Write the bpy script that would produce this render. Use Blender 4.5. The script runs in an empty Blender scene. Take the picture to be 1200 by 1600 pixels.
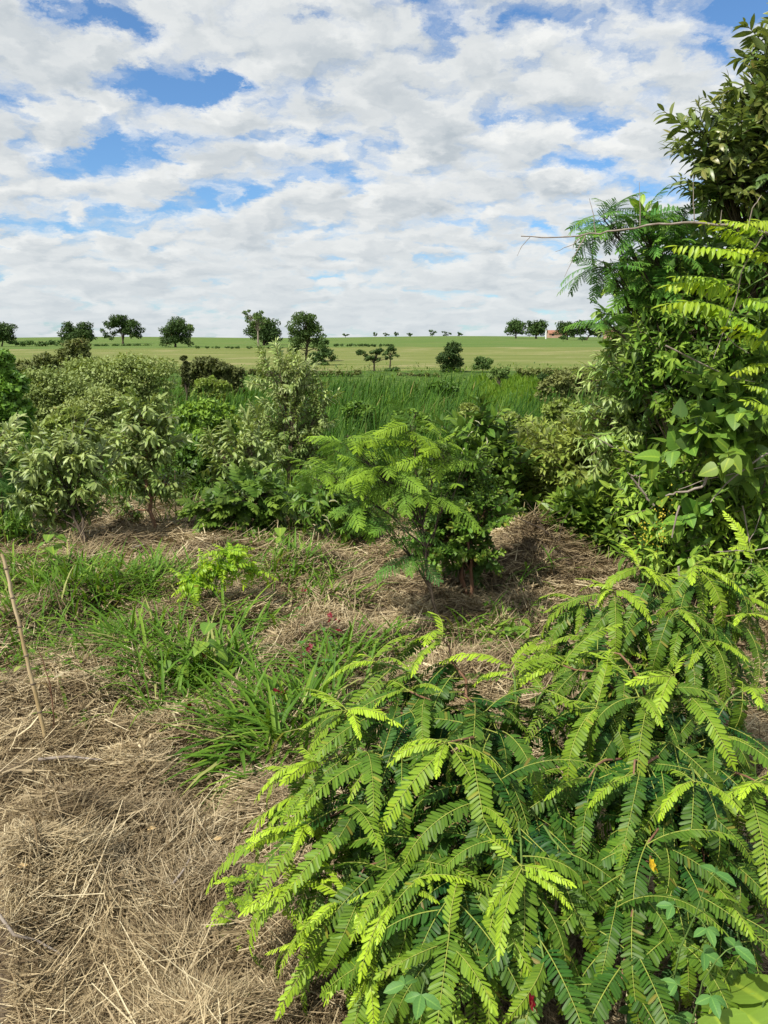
import bpy, math, random
import numpy as np
from mathutils import Matrix, Vector

S = bpy.context.scene
COL = S.collection
R = math.radians

# ------------------------------------------------------------------ camera
F = 1232.0                      # focal length in photo pixels (1200 x 1600)
PITCH = R(11.7)
CAMZ = 1.6
cam_data = bpy.data.cameras.new('camera')
cam = bpy.data.objects.new('camera', cam_data)
COL.objects.link(cam)
cam_data.sensor_fit = 'VERTICAL'
cam_data.sensor_height = 32.0
cam_data.lens = F / 1600.0 * 32.0
cam_data.clip_start = 0.05
cam_data.clip_end = 6000
cam.location = (0, 0, CAMZ)
cam.rotation_euler = (math.pi / 2 - PITCH, 0, 0)
S.camera = cam

# ------------------------------------------------------------------ light
SUN_DIR = Vector((-0.46, -0.44, 0.77)).normalized()      # towards the sun
sun_elev = math.asin(SUN_DIR.z)
sun_d = bpy.data.lights.new('sun', 'SUN')
sun_d.energy = 4.9
sun_d.angle = R(0.6)
sun_d.color = (1.0, 0.95, 0.86)
sun = bpy.data.objects.new('sun', sun_d)
COL.objects.link(sun)
sun.location = (-30, -20, 40)
sun.rotation_euler = SUN_DIR.to_track_quat('Z', 'Y').to_euler()

S.view_settings.view_transform = 'Standard'
S.view_settings.look = 'None'
S.view_settings.exposure = 0.3
S.view_settings.gamma = 1.0
S.view_settings.use_curve_mapping = False
S.cycles.max_bounces = 7
S.cycles.diffuse_bounces = 3
S.cycles.glossy_bounces = 2
S.cycles.transmission_bounces = 4
S.cycles.transparent_max_bounces = 4
S.cycles.sample_clamp_indirect = 6.0
S.cycles.use_denoising = True
S.cycles.caustics_reflective = False
S.cycles.caustics_refractive = False

CP, SP = math.cos(PITCH), math.sin(PITCH)


def ray(px, py):
    a, b = (px - 600.0) / F, (800.0 - py) / F
    return np.array([a, CP + b * SP, -SP + b * CP])


def P(px, py, D):
    """World point on the line of sight of a photo pixel, D metres ahead."""
    r = ray(px, py)
    return np.array([0, 0, CAMZ]) + r * (D / r[1])


# ------------------------------------------------------------------ sky
class NT:
    def __init__(self, tree):
        self.t = tree

    def n(self, typ, **kw):
        nd = self.t.nodes.new(typ)
        for k, v in kw.items():
            setattr(nd, k, v)
        return nd

    def link(self, a, b):
        self.t.links.new(a, b)

    def put(self, sock, v):
        if hasattr(v, 'is_output'):
            self.link(v, sock)
        elif v is not None:
            sock.default_value = v

    def m(self, op, a, b=None, c=None, clamp=False):
        nd = self.n('ShaderNodeMath', operation=op, use_clamp=clamp)
        for i, v in enumerate((a, b, c)):
            if v is not None:
                self.put(nd.inputs[i], v)
        return nd.outputs[0]

    def vm(self, op, a, b=None, out=0):
        nd = self.n('ShaderNodeVectorMath', operation=op)
        self.put(nd.inputs[0], a)
        if b is not None:
            self.put(nd.inputs[1], b)
        return nd.outputs['Value'] if op in ('LENGTH', 'DOT_PRODUCT', 'DISTANCE') else nd.outputs[0]

    def mix(self, fac, a, b, blend='MIX'):
        nd = self.n('ShaderNodeMix', data_type='RGBA', blend_type=blend)
        self.put(nd.inputs[0], fac)
        self.put(nd.inputs[6], a)
        self.put(nd.inputs[7], b)
        return nd.outputs[2]

    def rng(self, v, a, b, c=0.0, d=1.0, smooth=True):
        nd = self.n('ShaderNodeMapRange')
        if smooth:
            nd.interpolation_type = 'SMOOTHSTEP'
        self.put(nd.inputs[0], v)
        for i, x in enumerate((a, b, c, d)):
            nd.inputs[i + 1].default_value = x
        return nd.outputs[0]

    def noise(self, vec, scale, detail=4, rough=0.5, dist=0.0, dim='3D', out=0):
        nd = self.n('ShaderNodeTexNoise', noise_dimensions=dim)
        if vec is not None:
            self.put(nd.inputs['Vector'], vec)
        nd.inputs['Scale'].default_value = scale
        nd.inputs['Detail'].default_value = detail
        nd.inputs['Roughness'].default_value = rough
        nd.inputs['Distortion'].default_value = dist
        return nd.outputs[out]

    def comb(self, x, y, z):
        nd = self.n('ShaderNodeCombineXYZ')
        for i, v in enumerate((x, y, z)):
            self.put(nd.inputs[i], v)
        return nd.outputs[0]


W = bpy.data.worlds.new('World')
S.world = W
W.use_nodes = True
W.node_tree.nodes.clear()
g = NT(W.node_tree)
sky = g.n('ShaderNodeTexSky')
sky.sky_type = 'NISHITA'
sky.sun_disc = False
sky.sun_elevation = sun_elev
sky.sun_rotation = math.atan2(SUN_DIR.x, SUN_DIR.y)
sky.air_density = 1.0
sky.dust_density = 0.6
sky.ozone_density = 2.2
dirn = g.n('ShaderNodeTexCoord').outputs['Generated']
sep = g.n('ShaderNodeSeparateXYZ')
g.link(dirn, sep.inputs[0])
KZ = 0.28
den = g.m('ADD', g.m('MAXIMUM', sep.outputs[2], 0.0), KZ)
u = g.m('DIVIDE', sep.outputs[0], den)
v = g.m('DIVIDE', sep.outputs[1], den)
pl = g.comb(u, v, 0.0)


def uv_of(px, py):
    r = ray(px, py)
    r = r / np.linalg.norm(r)
    return r[0] / (max(r[2], 0) + KZ), r[1] / (max(r[2], 0) + KZ)


# broad openings and banks of the cloud deck, as they stand in this sky
GAPS = [  # px, py, rx, ry, amount
    (105, 20, 80, 34, -.17), (155, 50, 80, 30, -.18), (205, 118, 90, 30, -.18), (285, 148, 100, 34, -.20), (335, 120, 60, 24, -.12), (465, 150, 70, 36, -.22),
    (235, 228, 170, 26, -.20), (20, 180, 60, 40, -.14), (200, 340, 170, 30, -.17), (390, 305, 90, 20, -.18),
    (480, 283, 50, 14, -.12), (690, 45, 50, 50, -.14), (1180, 10, 110, 60, -.30), (1110, 70, 60, 40, -.16),
    (930, 262, 120, 20, -.20), (800, 268, 50, 14, -.15), (770, 350, 140, 18, -.10), (1010, 300, 100, 40, -.12),
    (60, 255, 60, 30, -.10), (560, 455, 200, 14, -.05), (300, 212, 80, 20, -.12), (620, 10, 60, 30, -.06),
    (395, 185, 110, 55, .16), (90, 165, 90, 55, .14), (80, 90, 80, 60, .16), (300, 60, 140, 60, .10),
    (640, 150, 160, 70, .10), (900, 150, 200, 120, .10), (640, 280, 120, 60, .08), (80, 420, 120, 30, .10),
]
bias = None
wv = g.noise(pl, 5.5, 7, 0.66, out=1)
plw = g.vm('ADD', pl, g.vm('MULTIPLY', g.vm('SUBTRACT', wv, (.5, .5, .5)), (.30, .26, 0)))
for (px, py, rx, ry, amt) in GAPS:
    uc, vc = uv_of(px, py)
    ua, _ = uv_of(px + rx, py)
    _, va = uv_of(px, py + ry)
    _, vb = uv_of(px, py - ry)
    a, b = abs(ua - uc), max(abs(va - vb) / 2, 1e-3)
    q = g.vm('LENGTH', g.vm('MULTIPLY', g.vm('SUBTRACT', plw, (uc, vc, 0)), (1 / a, 1 / b, 0)))
    w = g.rng(q, 0.0, 1.35, amt * .60, 0.0)
    bias = w if bias is None else g.m('ADD', bias, w)


def cloud_density(off, detail):
    p0 = g.vm('ADD', plw, (off[0], off[1], 0))
    a = g.noise(g.vm('MULTIPLY', p0, (1.0, 1.15, 1)), 3.7, detail, 0.5)
    b = g.noise(g.vm('ADD', p0, (7.3, 2.1, 0)), 11.0, detail, 0.52)
    vo = g.n('ShaderNodeTexVoronoi', feature='SMOOTH_F1', voronoi_dimensions='2D')
    vo.inputs['Scale'].default_value = 8.5
    vo.inputs['Smoothness'].default_value = .7
    g.link(g.vm('MULTIPLY', p0, (1.0, 1.2, 1)), vo.inputs['Vector'])
    puff = g.m('SUBTRACT', 0.72, g.m('MULTIPLY', vo.outputs['Distance'], .55))
    o = g.m('ADD', g.m('MULTIPLY', a, 0.42), g.m('MULTIPLY', b, 0.33))
    return g.m('ADD', o, g.m('MULTIPLY', puff, 0.25))


d0 = cloud_density((0, 0), 6)
s0 = cloud_density((0, 0), 2)
s1 = cloud_density((-0.034, -0.045), 2)
hz = g.rng(sep.outputs[2], 0.0, 0.30, 0.06, 0.0)          # the deck closes towards the horizon
dd = g.m('ADD', g.m('ADD', d0, bias), hz)
cover = g.rng(dd, 0.385, 0.535)
cover = g.m('POWER', cover, 0.8)
lit = g.m('MULTIPLY', g.m('SUBTRACT', s0, s1), 3.2)
thick = g.rng(g.m('ADD', s0, g.m('MULTIPLY', bias, .6)), 0.42, 0.66)
lum = g.m('ADD', g.m('SUBTRACT', 0.80, g.m('MULTIPLY', thick, 0.55)), lit)
lum = g.m('ADD', lum, g.m('MULTIPLY', g.m('SUBTRACT', d0, s0), 1.2))
lum = g.m('MINIMUM', g.m('MAXIMUM', lum, 0.0), 1.0)
ccol = g.mix(lum, (3.2, 3.7, 4.15, 1), (6.7, 6.8, 6.7, 1))
low = g.rng(sep.outputs[2], 0.0, 0.18, 0.6, 0.0)
ccol = g.mix(low, ccol, (5.0, 5.45, 5.7, 1))
skyc = g.mix(1.0, sky.outputs[0], (0.66, 0.92, 1.14, 1), 'MULTIPLY')
skyfinal = g.mix(cover, skyc, ccol)
below = g.rng(sep.outputs[2], -0.02, 0.0)
skyfinal = g.mix(below, (1.1, 1.3, .6, 1), skyfinal)
bg = g.n('ShaderNodeBackground')
bg.inputs[1].default_value = 0.11
g.link(skyfinal, bg.inputs[0])
wo = g.n('ShaderNodeOutputWorld')
g.link(bg.outputs[0], wo.inputs[0])
W.cycles.sampling_method = 'MANUAL'
W.cycles.sample_map_resolution = 512

# ------------------------------------------------------------------ numeric helpers
rngs = np.random.default_rng


def sines(seed, n, wl, amp):
    r = rngs(seed)
    ang = r.uniform(0, 2 * np.pi, n)
    k = 2 * np.pi / (wl * r.uniform(0.7, 1.5, n))
    ph = r.uniform(0, 2 * np.pi, n)
    a = amp * r.uniform(.5, 1, n) / math.sqrt(n)

    def f(x, y):
        x = np.asarray(x, float)
        y = np.asarray(y, float)
        o = np.zeros(np.broadcast(x, y).shape)
        for i in range(n):
            o = o + a[i] * np.sin(k[i] * (x * math.cos(ang[i]) + y * math.sin(ang[i])) + ph[i])
        return o
    return f


def sstep(a, b, x):
    t = np.clip((np.asarray(x, float) - a) / (b - a), 0, 1)
    return t * t * (3 - 2 * t)


bump1 = sines(1, 8, 0.75, 0.06)
bump2 = sines(2, 9, 0.26, 0.038)
roll = sines(3, 5, 6, 0.09)
hill = sines(4, 5, 180, 0.8)
mask_n = sines(5, 9, 1.1, 1.0)
mask_f = sines(6, 8, 5.0, 1.0)
MOUND = P(842, 852, 5.75)


def gh(x, y):
    x = np.asarray(x, float)
    y = np.asarray(y, float)
    near = 1 - sstep(9, 20, y)
    z = (bump1(x, y) + bump2(x, y)) * near + roll(x, y) * sstep(2, 8, y) * (1 - sstep(60, 90, y))
    z = z - 1.6 * sstep(7.0, 17.0, y)
    z = z + 1.12 * sstep(58, 76, y)
    slope = 0.0242
    t = np.clip(y - 75, 0, None)
    # rises to a soft crest near 420 m and rolls over behind it
    zc = np.where(t < 300, t * slope, 300 * slope + (t - 300) * slope - ((t - 300) ** 2) * (slope / 180.0))
    zc = np.where(t > 400, zc[...] * 0 + (300 * slope + 100 * slope - 100 ** 2 * slope / 180.0) - (t - 400) * .012, zc)
    z = z + zc + hill(x, y) * sstep(90, 260, y) * .6 + x * 0.0022 * sstep(120, 350, y)
    z = z + 0.30 * np.exp(-((x - MOUND[0]) / .42) ** 2 - ((y - MOUND[1]) / .5) ** 2)
    z = z + 0.07 * np.exp(-((x + 1.55) / .5) ** 2 - ((y - 3.3) / .25) ** 2)
    return z


def G(px, py, dmax=900):
    """Ground point seen at a photo pixel."""
    r = ray(px, py)
    r = r / r[1]
    y = np.concatenate([np.linspace(0.8, 12, 1500), np.linspace(12, dmax, 6000)])
    zz = CAMZ + r[2] * y
    below = zz <= gh(r[0] * y, y)
    i = int(np.argmax(below)) if below.any() else len(y) - 1
    return np.array([r[0] * y[i], y[i], float(gh(r[0] * y[i], y[i]))])


def onground(px, D):
    """Ground point D metres ahead in the column of a photo pixel near the ground."""
    x = (px - 600) / F * D * 1.02
    return np.array([x, D, float(gh(x, D))])


def unit(a):
    a = np.asarray(a, float)
    return a / np.maximum(np.linalg.norm(a, axis=-1, keepdims=True), 1e-9)


def orth(n, d):
    n = n - (n * d).sum(-1, keepdims=True) * d
    bad = np.linalg.norm(n, axis=-1) < 1e-4
    if np.any(bad):
        n = np.array(n)
        n[bad] = np.cross(d[bad], np.array([1.0, 0.2, 0.1]))
    return unit(n)


# ------------------------------------------------------------------ mesh building
class MB:
    """Collects quads as arrays and makes one mesh."""

    def __init__(self):
        self.v, self.q, self.mi, self.ti, self.ag, self.rb, self.ln = [], [], [], [], [], [], []
        self.nv = 0

    def add(self, v, q, mat=0, tint=0.5, age=0.0, rib=1.0, along=0.0):
        v = np.asarray(v, float).reshape(-1, 3)
        q = np.asarray(q, int).reshape(-1, 4)
        self.v.append(v)
        self.q.append(q + self.nv)
        self.nv += len(v)
        self.mi.append(np.full(len(q), mat, int))
        self.ti.append(np.broadcast_to(np.asarray(tint, float), (len(v),)))
        self.ag.append(np.broadcast_to(np.asarray(age, float), (len(v),)))
        self.rb.append(np.broadcast_to(np.asarray(rib, float), (len(v),)))
        self.ln.append(np.broadcast_to(np.asarray(along, float), (len(v),)))

    def blades(self, o, d, n, L, Wd, curl=0.0, fold=None, ts=(0, .35, .75, 1), prof=(.2, 1, .75, .06), mat=0,
               tint=0.5, age=0.0, wave=0.0):
        o = np.asarray(o, float).reshape(-1, 3)
        N = len(o)
        if N == 0:
            return
        d = unit(np.broadcast_to(d, (N, 3)))
        n = orth(np.broadcast_to(np.asarray(n, float), (N, 3)).copy(), d)
        s = np.cross(d, n)
        L = np.broadcast_to(np.asarray(L, float), (N,))
        Wd = np.broadcast_to(np.asarray(Wd, float), (N,))
        curl = np.broadcast_to(np.asarray(curl, float), (N,))
        ts = np.asarray(ts, float)
        K = len(ts)
        ang = curl[:, None] * ts[None]
        dt = np.diff(ts)
        mid = (ang[:, 1:] + ang[:, :-1]) / 2
        cx = np.concatenate([np.zeros((N, 1)), np.cumsum(np.cos(mid) * dt, 1)], 1)
        cz = np.concatenate([np.zeros((N, 1)), np.cumsum(np.sin(mid) * dt, 1)], 1)
        c = o[:, None] + L[:, None, None] * (cx[..., None] * d[:, None] - cz[..., None] * n[:, None])
        nn = np.cos(ang)[..., None] * n[:, None] + np.sin(ang)[..., None] * d[:, None]
        hw = (Wd[:, None] * np.asarray(prof)[None] / 2)[..., None]
        if fold is None:
            v = np.stack([c - s[:, None] * hw, c + s[:, None] * hw], 2)
            M = 2
        else:
            fo = np.broadcast_to(np.asarray(fold, float), (N,))[:, None, None]
            v = np.stack([c - s[:, None] * hw + nn * hw * fo, c, c + s[:, None] * hw + nn * hw * fo], 2)
            M = 3
        idx = np.arange(N * K * M).reshape(N, K, M)
        qs = [np.stack([idx[:, :-1, j], idx[:, :-1, j + 1], idx[:, 1:, j + 1], idx[:, 1:, j]], -1).reshape(-1, 4)
              for j in range(M - 1)]
        tint = np.broadcast_to(np.asarray(tint, float), (N,))
        age = np.broadcast_to(np.asarray(age, float), (N,))
        self.add(v, np.concatenate(qs), mat, np.repeat(tint, K * M), np.repeat(age, K * M),
                 np.tile([1.0, 0.0, 1.0], N * K) if M == 3 else 1.0, np.tile(np.repeat(ts, M), N))

    def tube(self, pts, rad, sides=5, mat=0, tint=0.5, age=0.0):
        pts = np.asarray(pts, float)
        K = len(pts)
        rad = np.broadcast_to(np.asarray(rad, float), (K,))
        tan = unit(np.gradient(pts, axis=0))
        ref = np.array([0.31, 0.17, 0.93]) if abs(tan[0][2]) < 0.9 else np.array([0.9, 0.3, 0.1])
        a = unit(np.cross(tan, ref))
        b = np.cross(tan, a)
        th = np.arange(sides) / sides * 2 * np.pi
        v = pts[:, None] + rad[:, None, None] * (np.cos(th)[None, :, None] * a[:, None] + np.sin(th)[None, :, None] * b[:, None])
        idx = np.arange(K * sides).reshape(K, sides)
        nx = np.roll(idx, -1, 1)
        q = np.stack([idx[:-1], nx[:-1], nx[1:], idx[1:]], -1)
        self.add(v, q, mat, tint, age)
        # closed tip and foot
        for k, flip in ((0, True), (K - 1, False)):
            cc = np.concatenate([pts[k:k + 1], v[k]])
            qq = []
            for j in range(0, sides, 2):
                e = [0, 1 + j, 1 + (j + 1) % sides, 1 + (j + 2) % sides]
                if len(set(e)) == 4:
                    qq.append(e[::-1] if flip else e)
            if qq and sides >= 4:
                self.add(cc, qq, mat, tint, age)

    def tubes3(self, A, B, C, r0, r1, mat=0, tint=0.5):
        """Many thin three-sided twigs A -> B -> C at once."""
        A, B, C = (np.asarray(x, float).reshape(-1, 3) for x in (A, B, C))
        N = len(A)
        if N == 0:
            return
        pts = np.stack([A, B, C], 1)
        tan = unit(C - A)
        a = orth(np.broadcast_to(np.array([0.3, 0.5, 0.8]), (N, 3)).copy(), tan)
        b = np.cross(tan, a)
        th = np.arange(3) / 3 * 2 * np.pi
        ring = np.cos(th)[None, :, None] * a[:, None] + np.sin(th)[None, :, None] * b[:, None]
        rr = np.array([r0, (r0 + r1) / 2, r1])
        v = pts[:, :, None] + rr[None, :, None, None] * ring[:, None]
        idx = np.arange(N * 9).reshape(N, 3, 3)
        nx = np.roll(idx, -1, 2)
        q = np.stack([idx[:, :-1], nx[:, :-1], nx[:, 1:], idx[:, 1:]], -1)
        self.add(v, q, mat, tint)

    def mesh(self, name, mats, smooth=True):
        v = np.concatenate(self.v).astype(np.float32)
        q = np.concatenate(self.q).astype(np.int32)
        me = bpy.data.meshes.new(name)
        me.vertices.add(len(v))
        me.vertices.foreach_set('co', v.ravel())
        me.loops.add(len(q) * 4)
        me.loops.foreach_set('vertex_index', q.ravel())
        me.polygons.add(len(q))
        me.polygons.foreach_set('loop_start', np.arange(len(q), dtype=np.int32) * 4)
        me.polygons.foreach_set('material_index', np.concatenate(self.mi).astype(np.int32))
        me.polygons.foreach_set('use_smooth', np.full(len(q), smooth))
        for nm, arr in (('tint', self.ti), ('age', self.ag), ('rib', self.rb), ('along', self.ln)):
            at = me.attributes.new(nm, 'FLOAT', 'POINT')
            at.data.foreach_set('value', np.concatenate(arr).astype(np.float32))
        for m in mats:
            me.materials.append(m)
        me.update(calc_edges=True)
        return me


def link(name, mesh, parent=None, loc=None, mat=None):
    o = bpy.data.objects.new(name, mesh)
    COL.objects.link(o)
    if parent is not None:
        o.parent = parent
    if loc is not None:
        o.location = loc
    if mat is not None:
        o.matrix_basis = mat
    return o


def tag(o, label=None, cat=None, group=None, kind=None):
    if label:
        o['label'] = label
    if cat:
        o['category'] = cat
    if group:
        o['group'] = group
    if kind:
        o['kind'] = kind
    return o


def empty(name, loc, label, cat, group=None):
    o = bpy.data.objects.new(name, None)
    COL.objects.link(o)
    o.location = loc
    o.empty_display_size = 0.1
    return tag(o, label, cat, group)


def basis(pos, ydir, up, scale=1.0):
    y = unit(ydir)
    z = orth(np.asarray(up, float)[None].copy(), y[None])[0]
    x = np.cross(y, z)
    M = Matrix(((x[0] * scale, y[0] * scale, z[0] * scale, pos[0]),
                (x[1] * scale, y[1] * scale, z[1] * scale, pos[1]),
                (x[2] * scale, y[2] * scale, z[2] * scale, pos[2]), (0, 0, 0, 1)))
    return M


def curve(p0, p1, sag=0.0, n=7, side=0.0, seed=0):
    """A gently bowed path between two points."""
    p0, p1 = np.asarray(p0, float), np.asarray(p1, float)
    t = np.linspace(0, 1, n)[:, None]
    L = np.linalg.norm(p1 - p0)
    r = rngs(seed)
    h = unit(np.cross(p1 - p0, [0, 0, 1.0]) + 1e-6)
    b = np.array([0, 0, 1.0]) * sag * L + h * side * L
    pts = p0 + (p1 - p0) * t + b * (4 * t * (1 - t))
    pts[1:-1] += r.normal(0, 0.012 * L, (n - 2, 3))
    return pts


# ------------------------------------------------------------------ materials
def new_mat(name):
    m = bpy.data.materials.new(name)
    m.use_nodes = True
    m.node_tree.nodes.clear()
    return m, NT(m.node_tree)


def leaf_mat(name, dark, light, young, back=None, trans=0.34, rough=0.42, spec=0.35, tip=0.35, noise=0.25):
    """Leaf blade: per-leaf tint, per-spray youth (object colour red) and brightness (green), paler underside."""
    m, g = new_mat(name)
    at = g.n('ShaderNodeAttribute', attribute_name='tint').outputs['Fac']
    ag = g.n('ShaderNodeAttribute', attribute_name='age').outputs['Fac']
    oi = g.n('ShaderNodeObjectInfo')
    sp = g.n('ShaderNodeSeparateColor')
    g.link(oi.outputs['Color'], sp.inputs[0])
    tc = g.n('ShaderNodeTexCoord').outputs['Object']
    nz = g.noise(tc, 22, 3, .6)
    f = g.m('ADD', at, g.m('MULTIPLY', g.m('SUBTRACT', nz, .5), noise), clamp=True)
    c = g.mix(f, (*dark, 1), (*light, 1))
    rib = g.n('ShaderNodeAttribute', attribute_name='rib').outputs['Fac']
    along = g.n('ShaderNodeAttribute', attribute_name='along').outputs['Fac']
    # side veins slanting off the midrib, and the paler midrib itself
    vein = g.m('SINE', g.m('MULTIPLY', g.m('SUBTRACT', along, g.m('MULTIPLY', rib, .16)), 50.0))
    c = g.mix(g.m('MULTIPLY', g.rng(vein, .35, 1.0), .22), c, g.mix(1.0, c, (1.7, 1.6, 1.8, 1), 'MULTIPLY'))
    # blemishes: browned leaves here and there
    c = g.mix(g.m('MULTIPLY', g.rng(g.m('ADD', at, g.m('MULTIPLY', nz, .08)), .955, .99), .8), c, (.20, .13, .035, 1))
    yf = g.m('ADD', sp.outputs[0], g.m('MULTIPLY', g.m('MULTIPLY', ag, ag), tip), clamp=True)
    c = g.mix(yf, c, (*young, 1))
    c = g.mix(g.m('MULTIPLY', g.rng(rib, .20, .04), .45), c, g.mix(1.0, c, (2.4, 1.9, 1.6, 1), 'MULTIPLY'))
    geo = g.n('ShaderNodeNewGeometry')
    if back is not None:
        c = g.mix(g.m('MULTIPLY', geo.outputs['Backfacing'], .8), c, (*back, 1))
    br = g.comb(sp.outputs[1], sp.outputs[1], sp.outputs[1])
    c = g.mix(1.0, c, br, 'MULTIPLY')
    pb = g.n('ShaderNodeBsdfPrincipled')
    g.link(c, pb.inputs['Base Color'])
    pb.inputs['Roughness'].default_value = rough
    pb.inputs['Specular IOR Level'].default_value = spec
    tr = g.n('ShaderNodeBsdfTranslucent')
    g.link(g.mix(1.0, c, (1.45, 1.35, .55, 1), 'MULTIPLY'), tr.inputs[0])
    ms = g.n('ShaderNodeMixShader')
    ms.inputs[0].default_value = trans
    g.link(pb.outputs[0], ms.inputs[1])
    g.link(tr.outputs[0], ms.inputs[2])
    out = g.n('ShaderNodeOutputMaterial')
    g.link(ms.outputs[0], out.inputs[0])
    return m


def bark_mat(name, a, b, scale=30, rough=.85):
    m, g = new_mat(name)
    tc = g.n('ShaderNodeTexCoord').outputs['Object']
    nz = g.noise(g.vm('MULTIPLY', tc, (1, 1, .25)), scale, 5, .6)
    c = g.mix(g.rng(nz, .3, .7), (*a, 1), (*b, 1))
    pb = g.n('ShaderNodeBsdfPrincipled')
    g.link(c, pb.inputs['Base Color'])
    pb.inputs['Roughness'].default_value = rough
    pb.inputs['Specular IOR Level'].default_value = .2
    bp = g.n('ShaderNodeBump')
    bp.inputs['Strength'].default_value = .5
    bp.inputs['Distance'].default_value = .004
    g.link(nz, bp.inputs['Height'])
    g.link(bp.outputs[0], pb.inputs['Normal'])
    out = g.n('ShaderNodeOutputMaterial')
    g.link(pb.outputs[0], out.inputs[0])
    return m


def stuff_mat(name, cols, trans=0.0, rough=.7, spec=.15, patch=None):
    """Blades and straws: colour picked by the per-blade tint, varied by broad patches."""
    m, g = new_mat(name)
    at = g.n('ShaderNodeAttribute', attribute_name='tint').outputs['Fac']
    rp = g.n('ShaderNodeValToRGB')
    el = rp.color_ramp.elements
    while len(el) < len(cols):
        el.new(.5)
    for i, (p, c) in enumerate(cols):
        el[i].position = p
        el[i].color = (*c, 1)
    g.link(at, rp.inputs[0])
    c = rp.outputs[0]
    geo = g.n('ShaderNodeNewGeometry')
    if patch:
        sc, lo, hi = patch
        nz = g.noise(geo.outputs['Position'], sc, 3, .55)
        c = g.mix(1.0, c, g.mix(g.rng(nz, .32, .68), (*lo, 1), (*hi, 1)), 'MULTIPLY')
    pb = g.n('ShaderNodeBsdfPrincipled')
    g.link(c, pb.inputs['Base Color'])
    pb.inputs['Roughness'].default_value = rough
    pb.inputs['Specular IOR Level'].default_value = spec
    out = g.n('ShaderNodeOutputMaterial')
    if trans > 0:
        tr = g.n('ShaderNodeBsdfTranslucent')
        g.link(g.mix(1.0, c, (1.4, 1.3, .6, 1), 'MULTIPLY'), tr.inputs[0])
        ms = g.n('ShaderNodeMixShader')
        ms.inputs[0].default_value = trans
        g.link(pb.outputs[0], ms.inputs[1])
        g.link(tr.outputs[0], ms.inputs[2])
        g.link(ms.outputs[0], out.inputs[0])
    else:
        g.link(pb.outputs[0], out.inputs[0])
    return m


M_frond = leaf_mat('frond_leaf', (.005, .038, .012), (.014, .092, .012), (.34, .50, .03), back=(.05, .13, .04), trans=.24, rough=.45, spec=.22, tip=.36)
M_rachis = bark_mat('rachis_stem', (.30, .34, .06), (.22, .26, .05), 60, .6)
M_sage = leaf_mat('sage_leaf', (.055, .13, .018), (.155, .255, .045), (.42, .49, .19), back=(.25, .33, .12), trans=.22, rough=.42, spec=.4, tip=.35)
M_olive = leaf_mat('olive_leaf', (.085, .155, .022), (.20, .29, .045), (.36, .42, .09), back=(.24, .28, .12), trans=.25, rough=.5, spec=.3)
M_dark = leaf_mat('dark_leaf', (.026, .062, .014), (.065, .12, .028), (.19, .15, .04), back=(.10, .14, .05), trans=.22, rough=.36, spec=.45)
M_mid = leaf_mat('mid_leaf', (.038, .11, .016), (.10, .215, .028), (.26, .34, .04), back=(.10, .18, .06), trans=.28, rough=.45, spec=.28)
M_lime = leaf_mat('lime_leaf', (.14, .32, .018), (.25, .43, .025), (.40, .50, .04), trans=.36, rough=.42, spec=.3)
M_feather = leaf_mat('feather_leaf', (.020, .115, .038), (.055, .205, .035), (.30, .45, .025), back=(.08, .18, .06), trans=.32, rough=.5, spec=.2, tip=.3)
M_gloss = leaf_mat('glossy_leaf', (.045, .12, .018), (.12, .24, .03), (.30, .40, .05), back=(.12, .20, .06), trans=.28, rough=.40, spec=.3)
M_blue = leaf_mat('clover_leaf', (.055, .16, .035), (.10, .235, .055), (.18, .32, .08), back=(.12, .22, .12), trans=.28, rough=.5, spec=.25)
M_bark = bark_mat('grey_bark', (.10, .075, .05), (.22, .17, .12))
M_barkd = bark_mat('dark_bark', (.05, .038, .027), (.11, .085, .06))
M_redbark = bark_mat('reddish_bark', (.16, .08, .045), (.26, .15, .09))
M_dead = bark_mat('dead_wood', (.20, .16, .125), (.36, .31, .26))
M_bamboo = bark_mat('bamboo_cane', (.34, .25, .12), (.50, .40, .24), 18, .5)
M_stalk = bark_mat('green_stalk', (.09, .16, .035), (.14, .22, .05))
M_straw = stuff_mat('dry_straw', [(0, (.085, .058, .029)), (.3, (.26, .20, .115)), (.65, (.46, .38, .235)), (1, (.70, .62, .43))], trans=.08, rough=.6, spec=.2,
                    patch=(2.1, (.60, .56, .52), (1.10, 1.07, 1.0)))
M_grass = stuff_mat('green_grass', [(0, (.055, .135, .014)), (.5, (.125, .245, .024)), (.85, (.24, .35, .045)), (1, (.45, .38, .18))], trans=.3, rough=.5, spec=.18)
M_reed = stuff_mat('reed_blade', [(0, (.024, .07, .010)), (.5, (.06, .145, .018)), (.85, (.13, .22, .032)), (1, (.30, .27, .11))], trans=.25, rough=.6, spec=.12,
                   patch=(.22, (.50, .58, .48), (1.12, 1.08, .9)))
M_under = stuff_mat('undergrowth_leaf', [(0, (.035, .09, .012)), (.45, (.09, .18, .022)), (.8, (.19, .27, .04)), (1, (.36, .34, .13))], trans=.28, rough=.5, spec=.3,
                    patch=(.5, (.7, .75, .7), (1.2, 1.2, 1.05)))
M_far = leaf_mat('far_leaf', (.022, .052, .014), (.065, .115, .026), (.11, .13, .03), trans=.15, rough=.6, spec=.2, noise=.1)
M_red = leaf_mat('dark_red_petal', (.11, .004, .009), (.18, .008, .016), (.22, .012, .02), trans=.2, rough=.5)
M_yel = leaf_mat('yellow_petal', (.5, .38, .02), (.65, .5, .04), (.6, .5, .05), trans=.3, rough=.5)
M_pod = leaf_mat('pale_pod', (.50, .48, .32), (.66, .63, .48), (.6, .6, .4), trans=.2, rough=.6)
M_dryleaf = leaf_mat('dry_leaf', (.36, .25, .11), (.50, .38, .19), (.5, .4, .2), trans=.2, rough=.6)

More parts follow.
